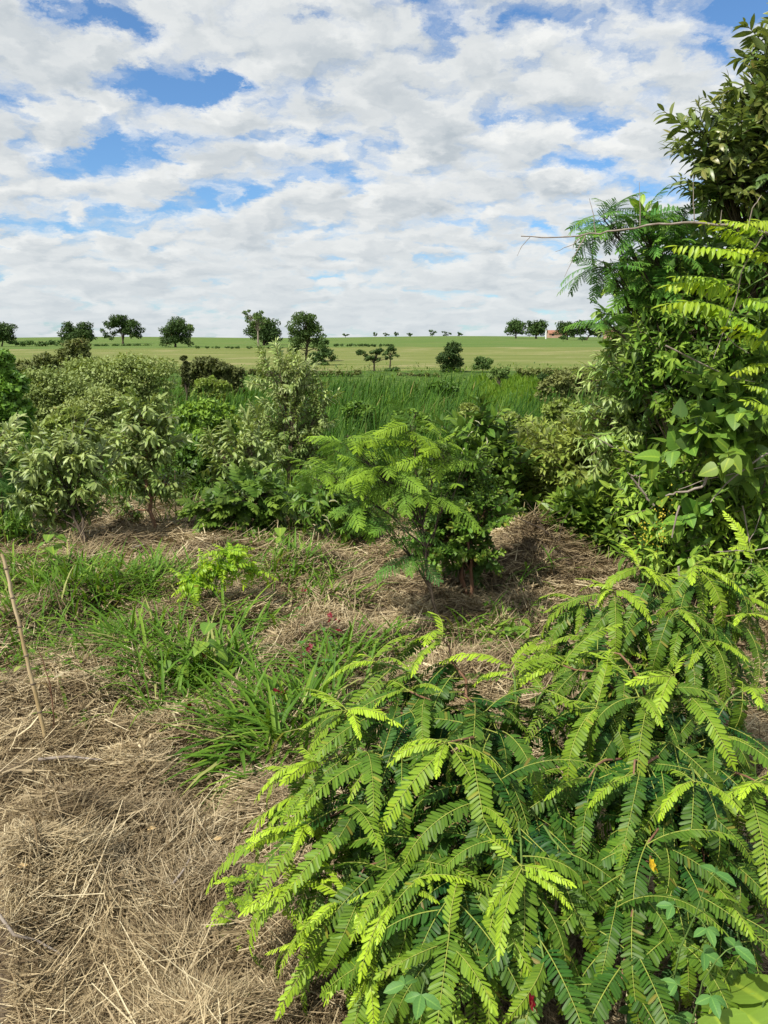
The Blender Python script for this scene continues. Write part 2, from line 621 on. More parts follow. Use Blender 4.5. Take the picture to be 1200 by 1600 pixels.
# ------------------------------------------------------------------ ground
def ground_sheet(name, ys, xs_of, mat, kind='structure'):
    mb = MB()
    ny = len(ys)
    X = np.stack([xs_of(y) for y in ys])
    Y = np.repeat(ys[:, None], X.shape[1], 1)
    Z = gh(X, Y)
    idx = np.arange(X.size).reshape(X.shape)
    q = np.stack([idx[:-1, :-1], idx[:-1, 1:], idx[1:, 1:], idx[1:, :-1]], -1)
    mb.add(np.stack([X, Y, Z], -1), q)
    o = link(name, mb.mesh(name, [mat]))
    return tag(o, kind=kind)


def ground_mat():
    m, g = new_mat('straw_covered_earth')
    geo = g.n('ShaderNodeNewGeometry').outputs['Position']
    s = g.n('ShaderNodeSeparateXYZ')
    g.link(geo, s.inputs[0])
    n1 = g.noise(geo, 3.5, 6, .65)
    n2 = g.noise(g.vm('MULTIPLY', geo, (1, 5, 1)), 30, 5, .7, dist=1.5)
    straw = g.mix(g.rng(n2, .3, .7), (.085, .06, .038, 1), (.38, .30, .20, 1))
    straw = g.mix(g.rng(n1, .35, .7), straw, g.mix(1.0, straw, (.62, .56, .5, 1), 'MULTIPLY'))
    green = g.mix(g.rng(g.noise(geo, 2.0, 5, .6), .3, .7), (.035, .075, .014, 1), (.10, .16, .03, 1))
    yb = g.m('ADD', s.outputs[1], g.m('MULTIPLY', g.m('SUBTRACT', g.noise(geo, .8, 3, .5), .5), 5))
    c = g.mix(g.rng(yb, 7.5, 10.5), straw, green)
    pb = g.n('ShaderNodeBsdfPrincipled')
    g.link(c, pb.inputs['Base Color'])
    pb.inputs['Roughness'].default_value = .95
    pb.inputs['Specular IOR Level'].default_value = .1
    bp = g.n('ShaderNodeBump')
    bp.inputs['Strength'].default_value = .9
    bp.inputs['Distance'].default_value = .02
    g.link(n2, bp.inputs['Height'])
    g.link(bp.outputs[0], pb.inputs['Normal'])
    o = g.n('ShaderNodeOutputMaterial')
    g.link(pb.outputs[0], o.inputs[0])
    return m


def field_mat(name, a, b, c3, crop=False):
    m, g = new_mat(name)
    geo = g.n('ShaderNodeNewGeometry').outputs['Position']
    st = g.noise(g.vm('MULTIPLY', geo, (.08, 1.0, 0)), .34, 6, .68)
    n2 = g.noise(geo, .09, 4, .6)
    n3 = g.noise(geo, 1.6, 4, .7)
    c = g.mix(g.rng(st, .35, .68), (*a, 1), (*b, 1))
    c = g.mix(g.m('MULTIPLY', g.rng(n2, .5, .72), .75), c, (*c3, 1))
    c = g.mix(1.0, c, g.mix(n3, (.75, .78, .75, 1), (1.22, 1.2, 1.2, 1)), 'MULTIPLY')
    pb = g.n('ShaderNodeBsdfPrincipled')
    g.link(c, pb.inputs['Base Color'])
    pb.inputs['Roughness'].default_value = .9
    pb.inputs['Specular IOR Level'].default_value = .1
    bp = g.n('ShaderNodeBump')
    bp.inputs['Strength'].default_value = .6
    bp.inputs['Distance'].default_value = .3
    g.link(n3, bp.inputs['Height'])
    g.link(bp.outputs[0], pb.inputs['Normal'])
    o = g.n('ShaderNodeOutputMaterial')
    g.link(pb.outputs[0], o.inputs[0])
    return m


ys_near = np.concatenate([np.linspace(-4, 1, 12)[:-1], np.linspace(1, 9, 180)[:-1], np.linspace(9, 76, 90)])
ground_sheet('ground', ys_near, lambda y: np.linspace(-1, 1, 200) * (6 + max(y, 0) * .95), ground_mat())
ys_p = np.linspace(76, 168, 60)
ground_sheet('pasture', ys_p, lambda y: np.linspace(-1, 1, 90) * (6 + y * .95),
             field_mat('mown_pasture', (.120, .158, .034), (.205, .212, .072), (.28, .25, .12)))
ys_c = np.concatenate([np.linspace(168, 520, 60)[:-1], np.linspace(520, 2500, 14)])
ground_sheet('crop_field', ys_c, lambda y: np.linspace(-1, 1, 90) * (6 + y * .95),
             field_mat('green_crop', (.080, .140, .030), (.135, .19, .046), (.15, .17, .055)))

# ------------------------------------------------------------------ straw mulch (uncountable)
BASEZ = 0.0


def frustum_xy(r, N, D0, D1, power=2.0, margin=1.15, pxr=(0, 1200)):
    """Random ground points, density falling off with distance like the picture's own scale."""
    t = r.random(N)
    if power == 2.0:
        D = D0 * (D1 / D0) ** t
    else:
        k = 1 - (power - 1)
        D = (D0 ** k + t * (D1 ** k - D0 ** k)) ** (1 / k)
    lo, hi = (pxr[0] - 600) / F * margin, (pxr[1] - 600) / F * margin
    x = D * r.uniform(lo, hi, N)
    return x, D


flow = sines(11, 7, 0.9, 2.2)


def make_straw():
    r = rngs(21)
    N = 250000
    x, y = frustum_xy(r, N, 1.15, 9.5, margin=1.12)
    x = x * (1 + .0) 
    dscale = np.clip(y / 2.3, .75, 3.2)
    L = r.uniform(.05, .17, N) * (0.8 + .35 * dscale)
    Wd = r.uniform(.0014, .0034, N) * dscale ** .8
    a = flow(x, y) + r.normal(0, .75, N)
    pit = r.normal(0.06, .17, N)
    d = np.stack([np.cos(a) * np.cos(pit), np.sin(a) * np.cos(pit), np.sin(pit)], -1)
    z = gh(x, y) + r.random(N) ** 1.4 * .05 + .002
    up = np.stack([r.normal(0, .45, N), r.normal(0, .45, N), np.ones(N)], -1)
    o = np.stack([x, y, z], -1) - d * L[:, None] * .5
    tint = np.clip(r.beta(2.0, 2.2, N) + .10 * mask_n(x, y) + .12 * np.clip(mask_n(x * 2.3 + 4, y * 2.3), -1.2, .6), 0, 1)
    mb = MB()
    mb.blades(o, d, up, L, Wd, r.normal(.15, .5, N), None, (0, .5, 1), (1, 1, .5), 0, tint)
    # flattened broken blades
    N2 = 9000
    x, y = frustum_xy(r, N2, 1.2, 8, margin=1.1)
    a = flow(x, y) + r.normal(0, 1.0, N2)
    pit = r.normal(.02, .12, N2)
    d = np.stack([np.cos(a) * np.cos(pit), np.sin(a) * np.cos(pit), np.sin(pit)], -1)
    L = r.uniform(.06, .2, N2)
    o = np.stack([x, y, gh(x, y) + r.uniform(.015, .055, N2)], -1) - d * L[:, None] * .5
    upb = np.stack([r.normal(0, .5, N2), r.normal(0, .5, N2), np.ones(N2)], -1)
    mb.blades(o, d, upb, L, r.uniform(.004, .009, N2) * np.clip(y / 2.5, .8, 2), r.normal(.2, .6, N2), None, (0, .4, 1), (.8, 1, .2), 0, np.clip(r.beta(1.6, 2, N2), 0, 1))
    # long pale stems lying on top
    N = 420
    x, y = frustum_xy(r, N, 1.2, 8, margin=1.1)
    a = flow(x, y) + r.normal(0, 1.1, N)
    L = r.uniform(.2, .5, N)
    pit = r.normal(.02, .07, N)
    d = np.stack([np.cos(a) * np.cos(pit), np.sin(a) * np.cos(pit), np.sin(pit)], -1)
    o = np.stack([x, y, gh(x, y) + r.uniform(.03, .06, N)], -1) - d * L[:, None] * .5
    mb.blades(o, d, (0, 0, 1), L, r.uniform(.002, .0045, N), r.normal(.1, .5, N), .3, (0, .33, .66, 1), (1, 1, .9, .5), 0, r.uniform(.55, 1, N))
    ob = link('straw_mulch', mb.mesh('straw_mulch', [M_straw]))
    tag(ob, 'thick mat of dry cut grass straw covering the ground between the plants', 'straw', kind='stuff')


make_straw()


# ------------------------------------------------------------------ green grass patches
def grass_patch(label, tufts, seed, name='grass', dens=1.0, tall=.8):
    """tufts: (px, py, radius m, blades, length m, lean (x,y), width)"""
    r = rngs(seed)
    mb = MB()
    for (px, py, rad, n, Ln, lean, wd) in tufts:
        n = int(n * dens)
        wd = wd * 1.15
        Ln = Ln * tall
        c = G(px, py)
        rr = rad * np.sqrt(r.random(n))
        th = r.uniform(0, 2 * np.pi, n)
        x = c[0] + rr * np.cos(th)
        y = c[1] + rr * np.sin(th) * .8
        o = np.stack([x, y, gh(x, y) + .004], -1)
        out = np.stack([np.cos(th), np.sin(th), np.zeros(n)], -1)
        az = r.uniform(0, 2 * np.pi, n)
        tilt = np.abs(r.normal(.72, .36, n))
        d = np.stack([np.cos(az) * np.sin(tilt), np.sin(az) * np.sin(tilt), np.cos(tilt)], -1) + out * .35
        d = d + np.array([lean[0], lean[1], 0])
        L = Ln * r.uniform(.55, 1.25, n)
        tint = np.clip(r.beta(2, 2.4, n) * .9, 0, 1)
        tint = np.where(r.random(n) < .03, .93, tint)
        mb.blades(o, d, (0, 0, 1), L, wd * r.uniform(.6, 1.3, n), r.uniform(.5, 1.7, n), .35, (0, .25, .5, .75, 1), (.55, 1, .95, .65, .05), 0, tint)
    ob = link(name, mb.mesh(name, [M_grass]))
    tag(ob, label, 'grass', kind='stuff')


grass_patch('strip of long green grass left of the lime sapling, behind the cane stake', [
    (20, 905, .3, 90, .30, (0, 0), .010), (70, 935, .35, 150, .34, (.1, -.1), .011), (140, 935, .35, 160, .34, (.15, 0), .011),
    (205, 920, .35, 150, .36, (.2, 0), .011), (250, 912, .3, 90, .32, (.1, 0), .010), (20, 965, .25, 70, .28, (0, 0), .009), (110, 905, .3, 90, .3, (0, 0), .01)], 31, dens=1.9, tall=0.85)
grass_patch('sprawling green grass around the heart leaved weed in the middle of the straw', [
    (170, 1010, .25, 70, .34, (-.3, .1), .011), (230, 1010, .25, 60, .36, (-.4, 0), .011), (290, 1075, .22, 110, .40, (-.2, -.1), .012),
    (330, 1055, .22, 90, .45, (.2, .1), .013), (380, 1010, .22, 60, .42, (.4, .1), .014), (230, 1085, .2, 60, .36, (-.5, 0), .011), (310, 1100, .2, 70, .34, (-.3, -.2), .011)], 32, dens=1.7, tall=0.85)
grass_patch('big tuft of long arching grass beside the front shrub', [
    (455, 1150, .20, 170, .50, (-.25, .1), .014), (420, 1170, .16, 100, .48, (-.55, -.05), .014), (500, 1110, .2, 120, .46, (0, .2), .013),
    (400, 1190, .12, 46, .46, (-.9, -.1), .014), (470, 1190, .16, 60, .4, (-.2, -.1), .012), (370, 1130, .2, 40, .36, (-.4, .2), .012)], 33, dens=1.0, tall=0.75)
grass_patch('upright grass blades behind the front shrub below the feathery sapling', [
    (545, 1040, .16, 70, .34, (.15, .1), .014), (590, 1020, .16, 60, .30, (.2, 0), .013), (630, 1015, .16, 40, .26, (.3, 0), .012), (510, 1050, .18, 60, .3, (0, 0), .012)], 34)
grass_patch('green grass clump to the right of the lime sapling', [
    (440, 905, .28, 90, .34, (.2, 0), .012), (490, 900, .3, 110, .34, (.25, 0), .012), (510, 930, .25, 60, .3, (.3, -.1), .011), (430, 880, .25, 60, .3, (0, 0), .011),
    (540, 935, .2, 24, .3, (.3, 0), .011)], 35, dens=1.2, tall=0.75)
grass_patch('short grass under the sage shrubs at the back of the straw', [
    (290, 800, .5, 150, .3, (0, 0), .012), (330, 810, .5, 120, .34, (0, 0), .012), (470, 830, .35, 120, .32, (0, 0), .012), (540, 835, .35, 120, .34, (.1, 0), .012),
    (410, 850, .3, 70, .26, (0, 0), .011), (60, 850, .4, 80, .26, (0, 0), .011), (15, 840, .4, 120, .3, (0, 0), .012), (180, 770, .6, 120, .3, (0, 0), .012), (600, 830, .4, 80, .3, (0, 0), .012)], 36, dens=0.9, tall=0.75)
grass_patch('thin dark grass blades on the straw right of the feathery sapling', [
    (790, 915, .2, 26, .36, (.3, 0), .012), (770, 990, .15, 20, .26, (-.1, 0), .012), (740, 1000, .12, 18, .34, (-.3, .1), .013), (860, 900, .2, 14, .3, (0, 0), .01)], 37)
grass_patch('few flat green blades lying alone on the straw in front', [
    (290, 1228, .05, 9, .30, (-1.6, 0), .016), (330, 1225, .06, 6, .26, (-1.2, -.2), .014), (410, 1225, .06, 8, .26, (-1.2, .2), .014), (110, 1130, .08, 10, .2, (.2, -.1), .011)], 38)
grass_patch('patch of green grass at the left edge behind the cane stake', [
    (15, 1060, .2, 60, .24, (.1, 0), .010), (50, 1045, .15, 30, .22, (.1, 0), .009), (5, 1010, .2, 40, .24, (.2, 0), .010)], 39, dens=1.6)
grass_patch('pale grass blades poking up at the bottom right of the front shrub', [
    (980, 1590, .03, 5, .5, (.1, .1), .022), (1010, 1600, .03, 4, .5, (.6, .1), .022), (820, 1600, .03, 3, .4, (-.25, 0), .02)], 40)


def low_weeds():
    r = rngs(44)
    mb = MB()
    for (px, py, rad, n) in [(200, 1030, .35, 170), (300, 1065, .3, 260), (355, 1095, .28, 240), (120, 1000, .35, 130), (30, 1065, .3, 120), (480, 1085, .25, 200), (765, 1015, .25, 220), (425, 865, .4, 200), (70, 875, .4, 160),
                             (240, 985, .3, 110), (560, 1045, .25, 130), (830, 985, .3, 140), (330, 930, .3, 100), (600, 870, .4, 90), (150, 945, .4, 140), (510, 850, .4, 160), (20, 940, .3, 100)]:
        c = G(px, py)
        rr, th = rad * np.sqrt(r.random(n)), r.uniform(0, 2 * np.pi, n)
        x, y = c[0] + rr * np.cos(th), c[1] + rr * np.sin(th)
        z = gh(x, y) + .02 + r.random(n) ** 1.5 * .14 * (1.1 - rr / rad)
        az, el = r.uniform(0, 2 * np.pi, n), r.normal(.15, .35, n)
        d = np.stack([np.cos(az) * np.cos(el), np.sin(az) * np.cos(el), np.sin(el)], -1)
        l = r.uniform(.018, .05, n)
        mb.blades(np.stack([x, y, z], -1), d, (0, 0, 1), l, l * r.uniform(.4, .65, n), r.uniform(0, .9, n), .25, ELL_T, ELL_P, 0, np.clip(r.beta(2.2, 2.2, n) * .95, 0, .9))
        k = n // 4
        mb.blades(np.stack([x[:k], y[:k], gh(x[:k], y[:k])], -1), np.stack([r.normal(0, .3, k), r.normal(0, .3, k), np.ones(k)], -1), (0, 1, .1), r.uniform(.06, .17, k), .003, .3, None, (0, .5, 1), (1, .8, .4), 0, .4)
    tag(link('low_weeds', mb.mesh('low_weeds', [M_grass])), 'low small leaved green weeds creeping over the straw between the grass tufts', 'weeds', kind='stuff')


ELL_T, ELL_P = (0, .15, .45, .75, 1), (.10, .62, 1, .72, .04)
low_weeds()


# ------------------------------------------------------------------ reeds and undergrowth
def make_reeds():
    r = rngs(50)
    mb = MB()
    for (N, D0, D1, pxr, h) in ((7500, 15.5, 30, (380, 990), 1.4), (7500, 28, 62, (250, 990), 1.4), (1600, 17, 40, (60, 420), 1.5)):
        x, y = frustum_xy(r, N, D0, D1, pxr=pxr, margin=1.0)
        keep = mask_f(x, y) * .45 + r.random(N) * 1.1 > -.05
        pxx = 600 + x / y * F
        keep &= ~((pxx > 745) & (pxx < 850) & (y > 40))
        x, y = x[keep], y[keep]
        N = len(x)
        o = np.stack([x, y, gh(x, y)], -1)
        az = r.normal(.2, .9, N)
        tilt = np.abs(r.normal(.16, .2, N))
        d = np.stack([np.cos(az) * np.sin(tilt), np.sin(az) * np.sin(tilt), np.cos(tilt)], -1)
        L = h * r.uniform(.6, 1.2, N) * np.clip(1 + .26 * mask_f(x * 1.7, y * 1.7), .45, 1.4)
        Wd = r.uniform(.018, .034, N) * np.clip(y / 22, .9, 2.2)
        tint = np.clip(r.beta(2, 2.3, N) * .92, 0, 1)
        tint = np.where(r.random(N) < .02, 1.0, tint)
        mb.blades(o, d, (0, 0, 1), L, Wd, r.beta(1.3, 2, N) * 2.2, None, (0, .3, .6, .85, 1), (.7, 1, .9, .6, .05), 0, tint)
    ob = link('reeds', mb.mesh('reeds', [M_reed]))
    tag(ob, 'broad bed of tall dark green reeds in the wet hollow before the field', 'reeds', kind='stuff')


make_reeds()


def make_meadow():
    r = rngs(55)
    mb = MB()
    x, y = frustum_xy(r, 9000, 34, 68, pxr=(735, 900), margin=1.0)
    n = len(x)
    d = np.stack([r.normal(0, .4, n), r.normal(0, .4, n), np.ones(n)], -1)
    mb.blades(np.stack([x, y, gh(x, y)], -1), d, (0, 1, .1), r.uniform(.35, .8, n), .06, r.uniform(.2, 1, n), None, (0, .5, 1), (.8, 1, .1), 0, np.clip(.62 + r.normal(0, .12, n), 0, .95))
    tag(link('bright_grass', mb.mesh('bright_grass', [M_grass])), 'bright yellow green patch of grass between the reeds and the pasture', 'grass', kind='stuff')


make_meadow()


def make_undergrowth():
    r = rngs(60)
    mb = MB()
    hmap = sines(61, 9, 2.2, .5)
    for (N, D0, D1, pxr, hh, ll, ww) in ((16000, 8.3, 17, (-20, 1220), .75, .10, .034), (7000, 6.6, 9.5, (430, 900), .45, .085, .03),
                                         (6000, 16, 60, (-20, 330), 1.0, .22, .09), (9000, 42, 78, (240, 1020), .7, .34, .12), (2500, 6.2, 9, (-30, 60), .5, .09, .03)):
        x, y = frustum_xy(r, N, D0, D1, pxr=pxr, margin=1.05)
        top = np.clip(hh * (.55 + hmap(x, y)), .06, None)
        z = gh(x, y) + top * r.random(N) ** .6
        az = r.uniform(0, 2 * np.pi, N)
        el = r.normal(.3, .5, N)
        d = np.stack([np.cos(az) * np.cos(el), np.sin(az) * np.cos(el), np.sin(el)], -1)
        tint = np.clip(r.beta(2, 2.2, N) * .85 + .22 * hmap(x * .6, y * .6), 0, 1)
        mb.blades(np.stack([x, y, z], -1), d, (0, 0, 1), ll * r.uniform(.5, 1.3, N), ww * r.uniform(.6, 1.3, N), r.uniform(0, 1, N), .2, (0, .4, 1), (.3, 1, .1), 0, tint)
        # stems
        k = N // 9
        x, y = x[:k], y[:k]
        mb.blades(np.stack([x, y, gh(x, y)], -1), np.stack([r.normal(0, .18, k), r.normal(0, .18, k), np.ones(k)], -1), (0, 1, 0.1), top[:k] * 1.35, .012 * np.clip(y / 10, 1, 3), .2, None,
                  (0, .5, 1), (1, .8, .3), 0, r.uniform(.1, .8, k))
    ob = link('undergrowth', mb.mesh('undergrowth', [M_under]))
    tag(ob, 'low tangled weeds filling the dip between the shrubs and the reeds', 'undergrowth', kind='stuff')


make_undergrowth()

# ------------------------------------------------------------------ leafy sprays shared between plants
ELL = ((0, .15, .45, .75, 1), (.10, .62, 1, .72, .04))
LAN = ((0, .2, .55, 1), (.15, .9, .85, .03))
OBL = ((0, .12, .5, .85, 1), (.35, .85, 1, .92, .35))
HEA = ((0, .05, .18, .38, .6, .82, 1), (.45, .86, 1.08, 1.02, .74, .38, .03))


def spray(name, mat, bark, seed, Ls=.28, n=14, lL=.10, lW=.035, ang=55, curl=.6, fold=.25, shape=ELL, t0=.12, hang=0.0, opp=False, plane=False):
    """A leafy twig growing along +Y (up = +Z): stem plus separate blades."""
    r = rngs(seed)
    mb = MB()
    t = np.linspace(0, 1, 6)
    bend = r.uniform(-.12, .12, 2)
    path = np.stack([bend[0] * t * t * Ls, t * Ls, bend[1] * t * t * Ls], -1)
    mb.tube(path, np.linspace(.0042, .0016, 6) * (Ls / .28) ** .5, 4, 1)
    if opp:
        k = n // 2
        tt = np.repeat(np.linspace(t0, 1, k), 2)
        phi = np.tile([0, np.pi], k) + np.repeat((np.arange(k) * (0 if plane else np.pi / 2)), 2) + r.normal(0, .25, 2 * k)
    else:
        tt = np.linspace(t0, 1, n)
        phi = np.arange(n) * (np.pi if plane else 2.4) + r.normal(0, .3, n)
    N = len(tt)
    o = np.stack([bend[0] * tt * tt * Ls, tt * Ls, bend[1] * tt * tt * Ls], -1)
    rad = np.stack([np.cos(phi), np.zeros(N), np.sin(phi)], -1)
    a = np.radians(ang) * (1.15 - .55 * tt) + r.normal(0, .14, N)
    d = np.sin(a)[:, None] * rad + np.cos(a)[:, None] * np.array([0, 1.0, 0])
    d = d + np.array([0, 0, -1.0]) * hang * r.uniform(.4, 1.3, N)[:, None]
    nrm = np.where((np.abs(rad[:, 2:3]) > 2), rad, np.array([0, .25, 1.0])) + .35 * np.array([0, 1.0, 0]) + r.normal(0, .25, (N, 3))
    sz = (.65 + .5 * np.sin(np.pi * np.clip(tt * .85 + .1, 0, 1))) * r.uniform(.75, 1.2, N)
    mb.blades(o, d, nrm, lL * sz, lW * sz * r.uniform(.85, 1.15, N), curl * r.uniform(.3, 1.6, N), fold * r.uniform(.5, 1.5, N), shape[0], shape[1], 0,
              np.clip(r.beta(2, 2, N), 0, 1), tt ** 2)
    return mb.mesh(name, [mat, bark])


def rachis_frame(L, droop, K, side=0.0):
    t = np.linspace(0, 1, K)
    ang = droop * t ** 1.2
    dt = 1 / (K - 1)
    cy = np.concatenate([[0], np.cumsum(np.cos((ang[1:] + ang[:-1]) / 2) * dt)]) * L
    cz = -np.concatenate([[0], np.cumsum(np.sin((ang[1:] + ang[:-1]) / 2) * dt)]) * L
    cx = side * L * t * t
    c = np.stack([cx, cy, cz], -1)
    T = unit(np.gradient(c, axis=0))
    Nn = np.stack([np.zeros(K), np.sin(ang), np.cos(ang)], -1)
    return t, c, T, orth(Nn, T)


def pinnate(name, mat, bark, seed, L=.3, pairs=24, lL=.034, lW=.011, droop=.9, ang=68, hang=.12, shape=OBL, fold=.16, t0=.1, terminal=True, taper=.55, curl=.25, side=None, rr=.0016):
    r = rngs(seed)
    mb = MB()
    side = r.uniform(-.12, .12) if side is None else side
    K = pairs + 4
    t, c, T, Nn = rachis_frame(L, droop, K, side)
    mb.tube(c, np.linspace(rr, rr * .4, K), 4, 1)
    X = np.cross(T, Nn)
    i = np.arange(K)[(t >= t0)]
    for sgn in (-1, 1):
        off = r.uniform(0, .3) * L / K
        n = len(i)
        tt = t[i]
        a = np.radians(ang) * (1.08 - .35 * tt) + r.normal(0, .07, n)
        d = np.cos(a)[:, None] * T[i] + sgn * np.sin(a)[:, None] * X[i] - hang * r.uniform(.2, 1.8, n)[:, None] * Nn[i]
        sz = (1 - taper * np.abs(tt - .42) ** 1.5 * 1.9) * r.uniform(.85, 1.1, n) * np.where(r.random(n) < .04, .35, 1)
        nr = Nn[i] + r.normal(0, .22, (n, 3)) + sgn * X[i] * .1
        mb.blades(c[i] + T[i] * off, d, nr, lL * sz, lW * sz * r.uniform(.9, 1.1, n), curl * r.uniform(-.3, 1.6, n), fold, shape[0], shape[1], 0, np.clip(r.beta(2.2, 2.2, n), 0, 1), tt)
    if terminal:
        mb.blades(c[-1:], T[-1:], Nn[-1:], lL * .8, lW * .8, .2, fold, shape[0], shape[1], 0, .6, 1.0)
    return mb.mesh(name, [mat, bark])


def bipinnate(name, mat, bark, seed, L=.30, pin=14, pL=.085, leaf=.0085, droop=.6, dens=20):
    r = rngs(seed)
    mb = MB()
    K = pin + 2
    t, c, T, Nn = rachis_frame(L, droop, K, r.uniform(-.1, .1))
    mb.tube(c, np.linspace(.0022, .0008, K), 3, 1)
    X = np.cross(T, Nn)
    for i in range(2, K):
        for sgn in (-1, 1):
            a = R(66) * (1.05 - .45 * t[i]) + r.normal(0, .08)
            d = math.cos(a) * T[i] + sgn * math.sin(a) * X[i] - Nn[i] * r.uniform(0, .25)
            d = unit(d)
            n = orth((Nn[i] + r.normal(0, .15, 3))[None], d[None])[0]
            l = pL * (1.05 - .75 * abs(t[i] - .4) ** 1.3 * 1.4) * r.uniform(.85, 1.1)
            u = np.linspace(.06, 1, dens)
            dr = .5 * u ** 2 * l * .35
            pc = c[i] + d * (u * l)[:, None] - n * dr[:, None]
            sx = np.cross(d, n)
            for s2 in (-1, 1):
                dd = .45 * d + s2 * sx * .9
                mb.blades(pc, dd, n + r.normal(0, .2, (dens, 3)), leaf * (1 - .35 * u) * r.uniform(.85, 1.1, dens), leaf * .42, 0, None, (0, .55, 1), (.6, 1, .3), 0,
                          np.clip(r.beta(2, 2, dens) * .5 + r.random() * .5, 0, 1), t[i] * .8 + .2 * u)
            mb.blades(pc[:1], d, n, l, .0016, .17, None, (0, .5, 1), (1, .8, .3), 1, .5)
    return mb.mesh(name, [mat, bark])


LIB = {}
LIB['frond'] = [pinnate('frond', M_frond, M_rachis, 100 + i, L=.27 + .025 * (i % 3), pairs=29 + i % 5, droop=(1.0, 1.25, 1.55, 1.85, 2.2)[i % 5], lL=.031, lW=.0082) for i in range(16)]
LIB['young'] = [pinnate('young_frond', M_frond, M_rachis, 130 + i, L=.17, pairs=17, droop=.7 + .2 * i, lL=.026, lW=.008, hang=.3, ang=52) for i in range(4)]
LIB['sage'] = [spray('leafy_twig', M_sage, M_bark, 200 + i, Ls=.26, n=19, lL=.105, lW=.031, ang=62, curl=1.1, hang=.45) for i in range(6)]
LIB['sage_s'] = [spray('leafy_twig', M_sage, M_bark, 210 + i, Ls=.24, n=22, lL=.076, lW=.019, ang=58, curl=.9, hang=.35) for i in range(5)]
LIB['olive'] = [spray('leafy_twig', M_olive, M_bark, 220 + i, Ls=.26, n=18, lL=.085, lW=.028, ang=60, curl=.5, hang=.1) for i in range(5)]
LIB['dark'] = [spray('leafy_twig', M_dark, M_barkd, 230 + i, Ls=.30, n=16, lL=.112, lW=.036, ang=58, curl=.6, hang=.08, plane=(i % 2 == 0)) for i in range(6)]
LIB['mid'] = [spray('leafy_twig', M_mid, M_barkd, 240 + i, Ls=.28, n=16, lL=.10, lW=.042, ang=62, curl=.5, hang=.15) for i in range(5)]
LIB['small'] = [spray('leafy_twig', M_mid, M_barkd, 250 + i, Ls=.22, n=30, lL=.036, lW=.018, ang=65, curl=.3, shape=OBL, hang=.05) for i in range(5)]
LIB['gloss'] = [spray('leafy_twig', M_gloss, M_stalk, 260 + i, Ls=.20, n=16, lL=.105, lW=.042, ang=58, curl=.25, hang=-.15) for i in range(5)]
LIB['broadpin'] = [pinnate('compound_leaf', M_mid, M_stalk, 270 + i, L=.24, pairs=5, lL=.085, lW=.042, droop=.8, ang=60, shape=ELL, t0=.15, curl=.4) for i in range(4)]
LIB['limepin'] = [pinnate('compound_leaf', M_lime, M_stalk, 280 + i, L=.36, pairs=11, lL=.085, lW=.030, droop=.35 + .12 * i, ang=72, hang=.75, shape=ELL, t0=.06, curl=.7, fold=.3) for i in range(4)]
LIB['feather'] = [bipinnate('feathery_leaf', M_feather, M_stalk, 290 + i, droop=.4 + .2 * i) for i in range(4)]
LIB['heart'] = [spray('vine_shoot', M_mid, M_stalk, 300 + i, Ls=.34, n=9, lL=.115, lW=.088, ang=75, curl=.5, hang=.55, shape=HEA, fold=.15) for i in range(4)]
LIB['lime_s'] = [pinnate('compound_leaf', M_lime, M_stalk, 310 + i, L=.17, pairs=8, lL=.042, lW=.017, droop=1.1, ang=70, hang=.5, shape=ELL, curl=.7) for i in range(3)]
LIB['tangle'] = [spray('leafy_twig', M_mid, M_bark, 320 + i, Ls=.26, n=18, lL=.085, lW=.028, ang=66, curl=.7, hang=.3, shape=LAN) for i in range(5)]
LIB['seed'] = [pinnate('compound_leaf', M_frond, M_stalk, 330 + i, L=.09, pairs=7, lL=.020, lW=.009, droop=.7, ang=64, shape=OBL) for i in range(3)]


def LB(px, py, D, rx, ry, depth=None):
    """A foliage mass: centre on the line of sight, radii in photo pixels at that distance."""
    c = P(px, py, D)
    k = D / F
    return (*c, rx * k, (depth if depth else (rx + ry) / 2 * k), ry * k)


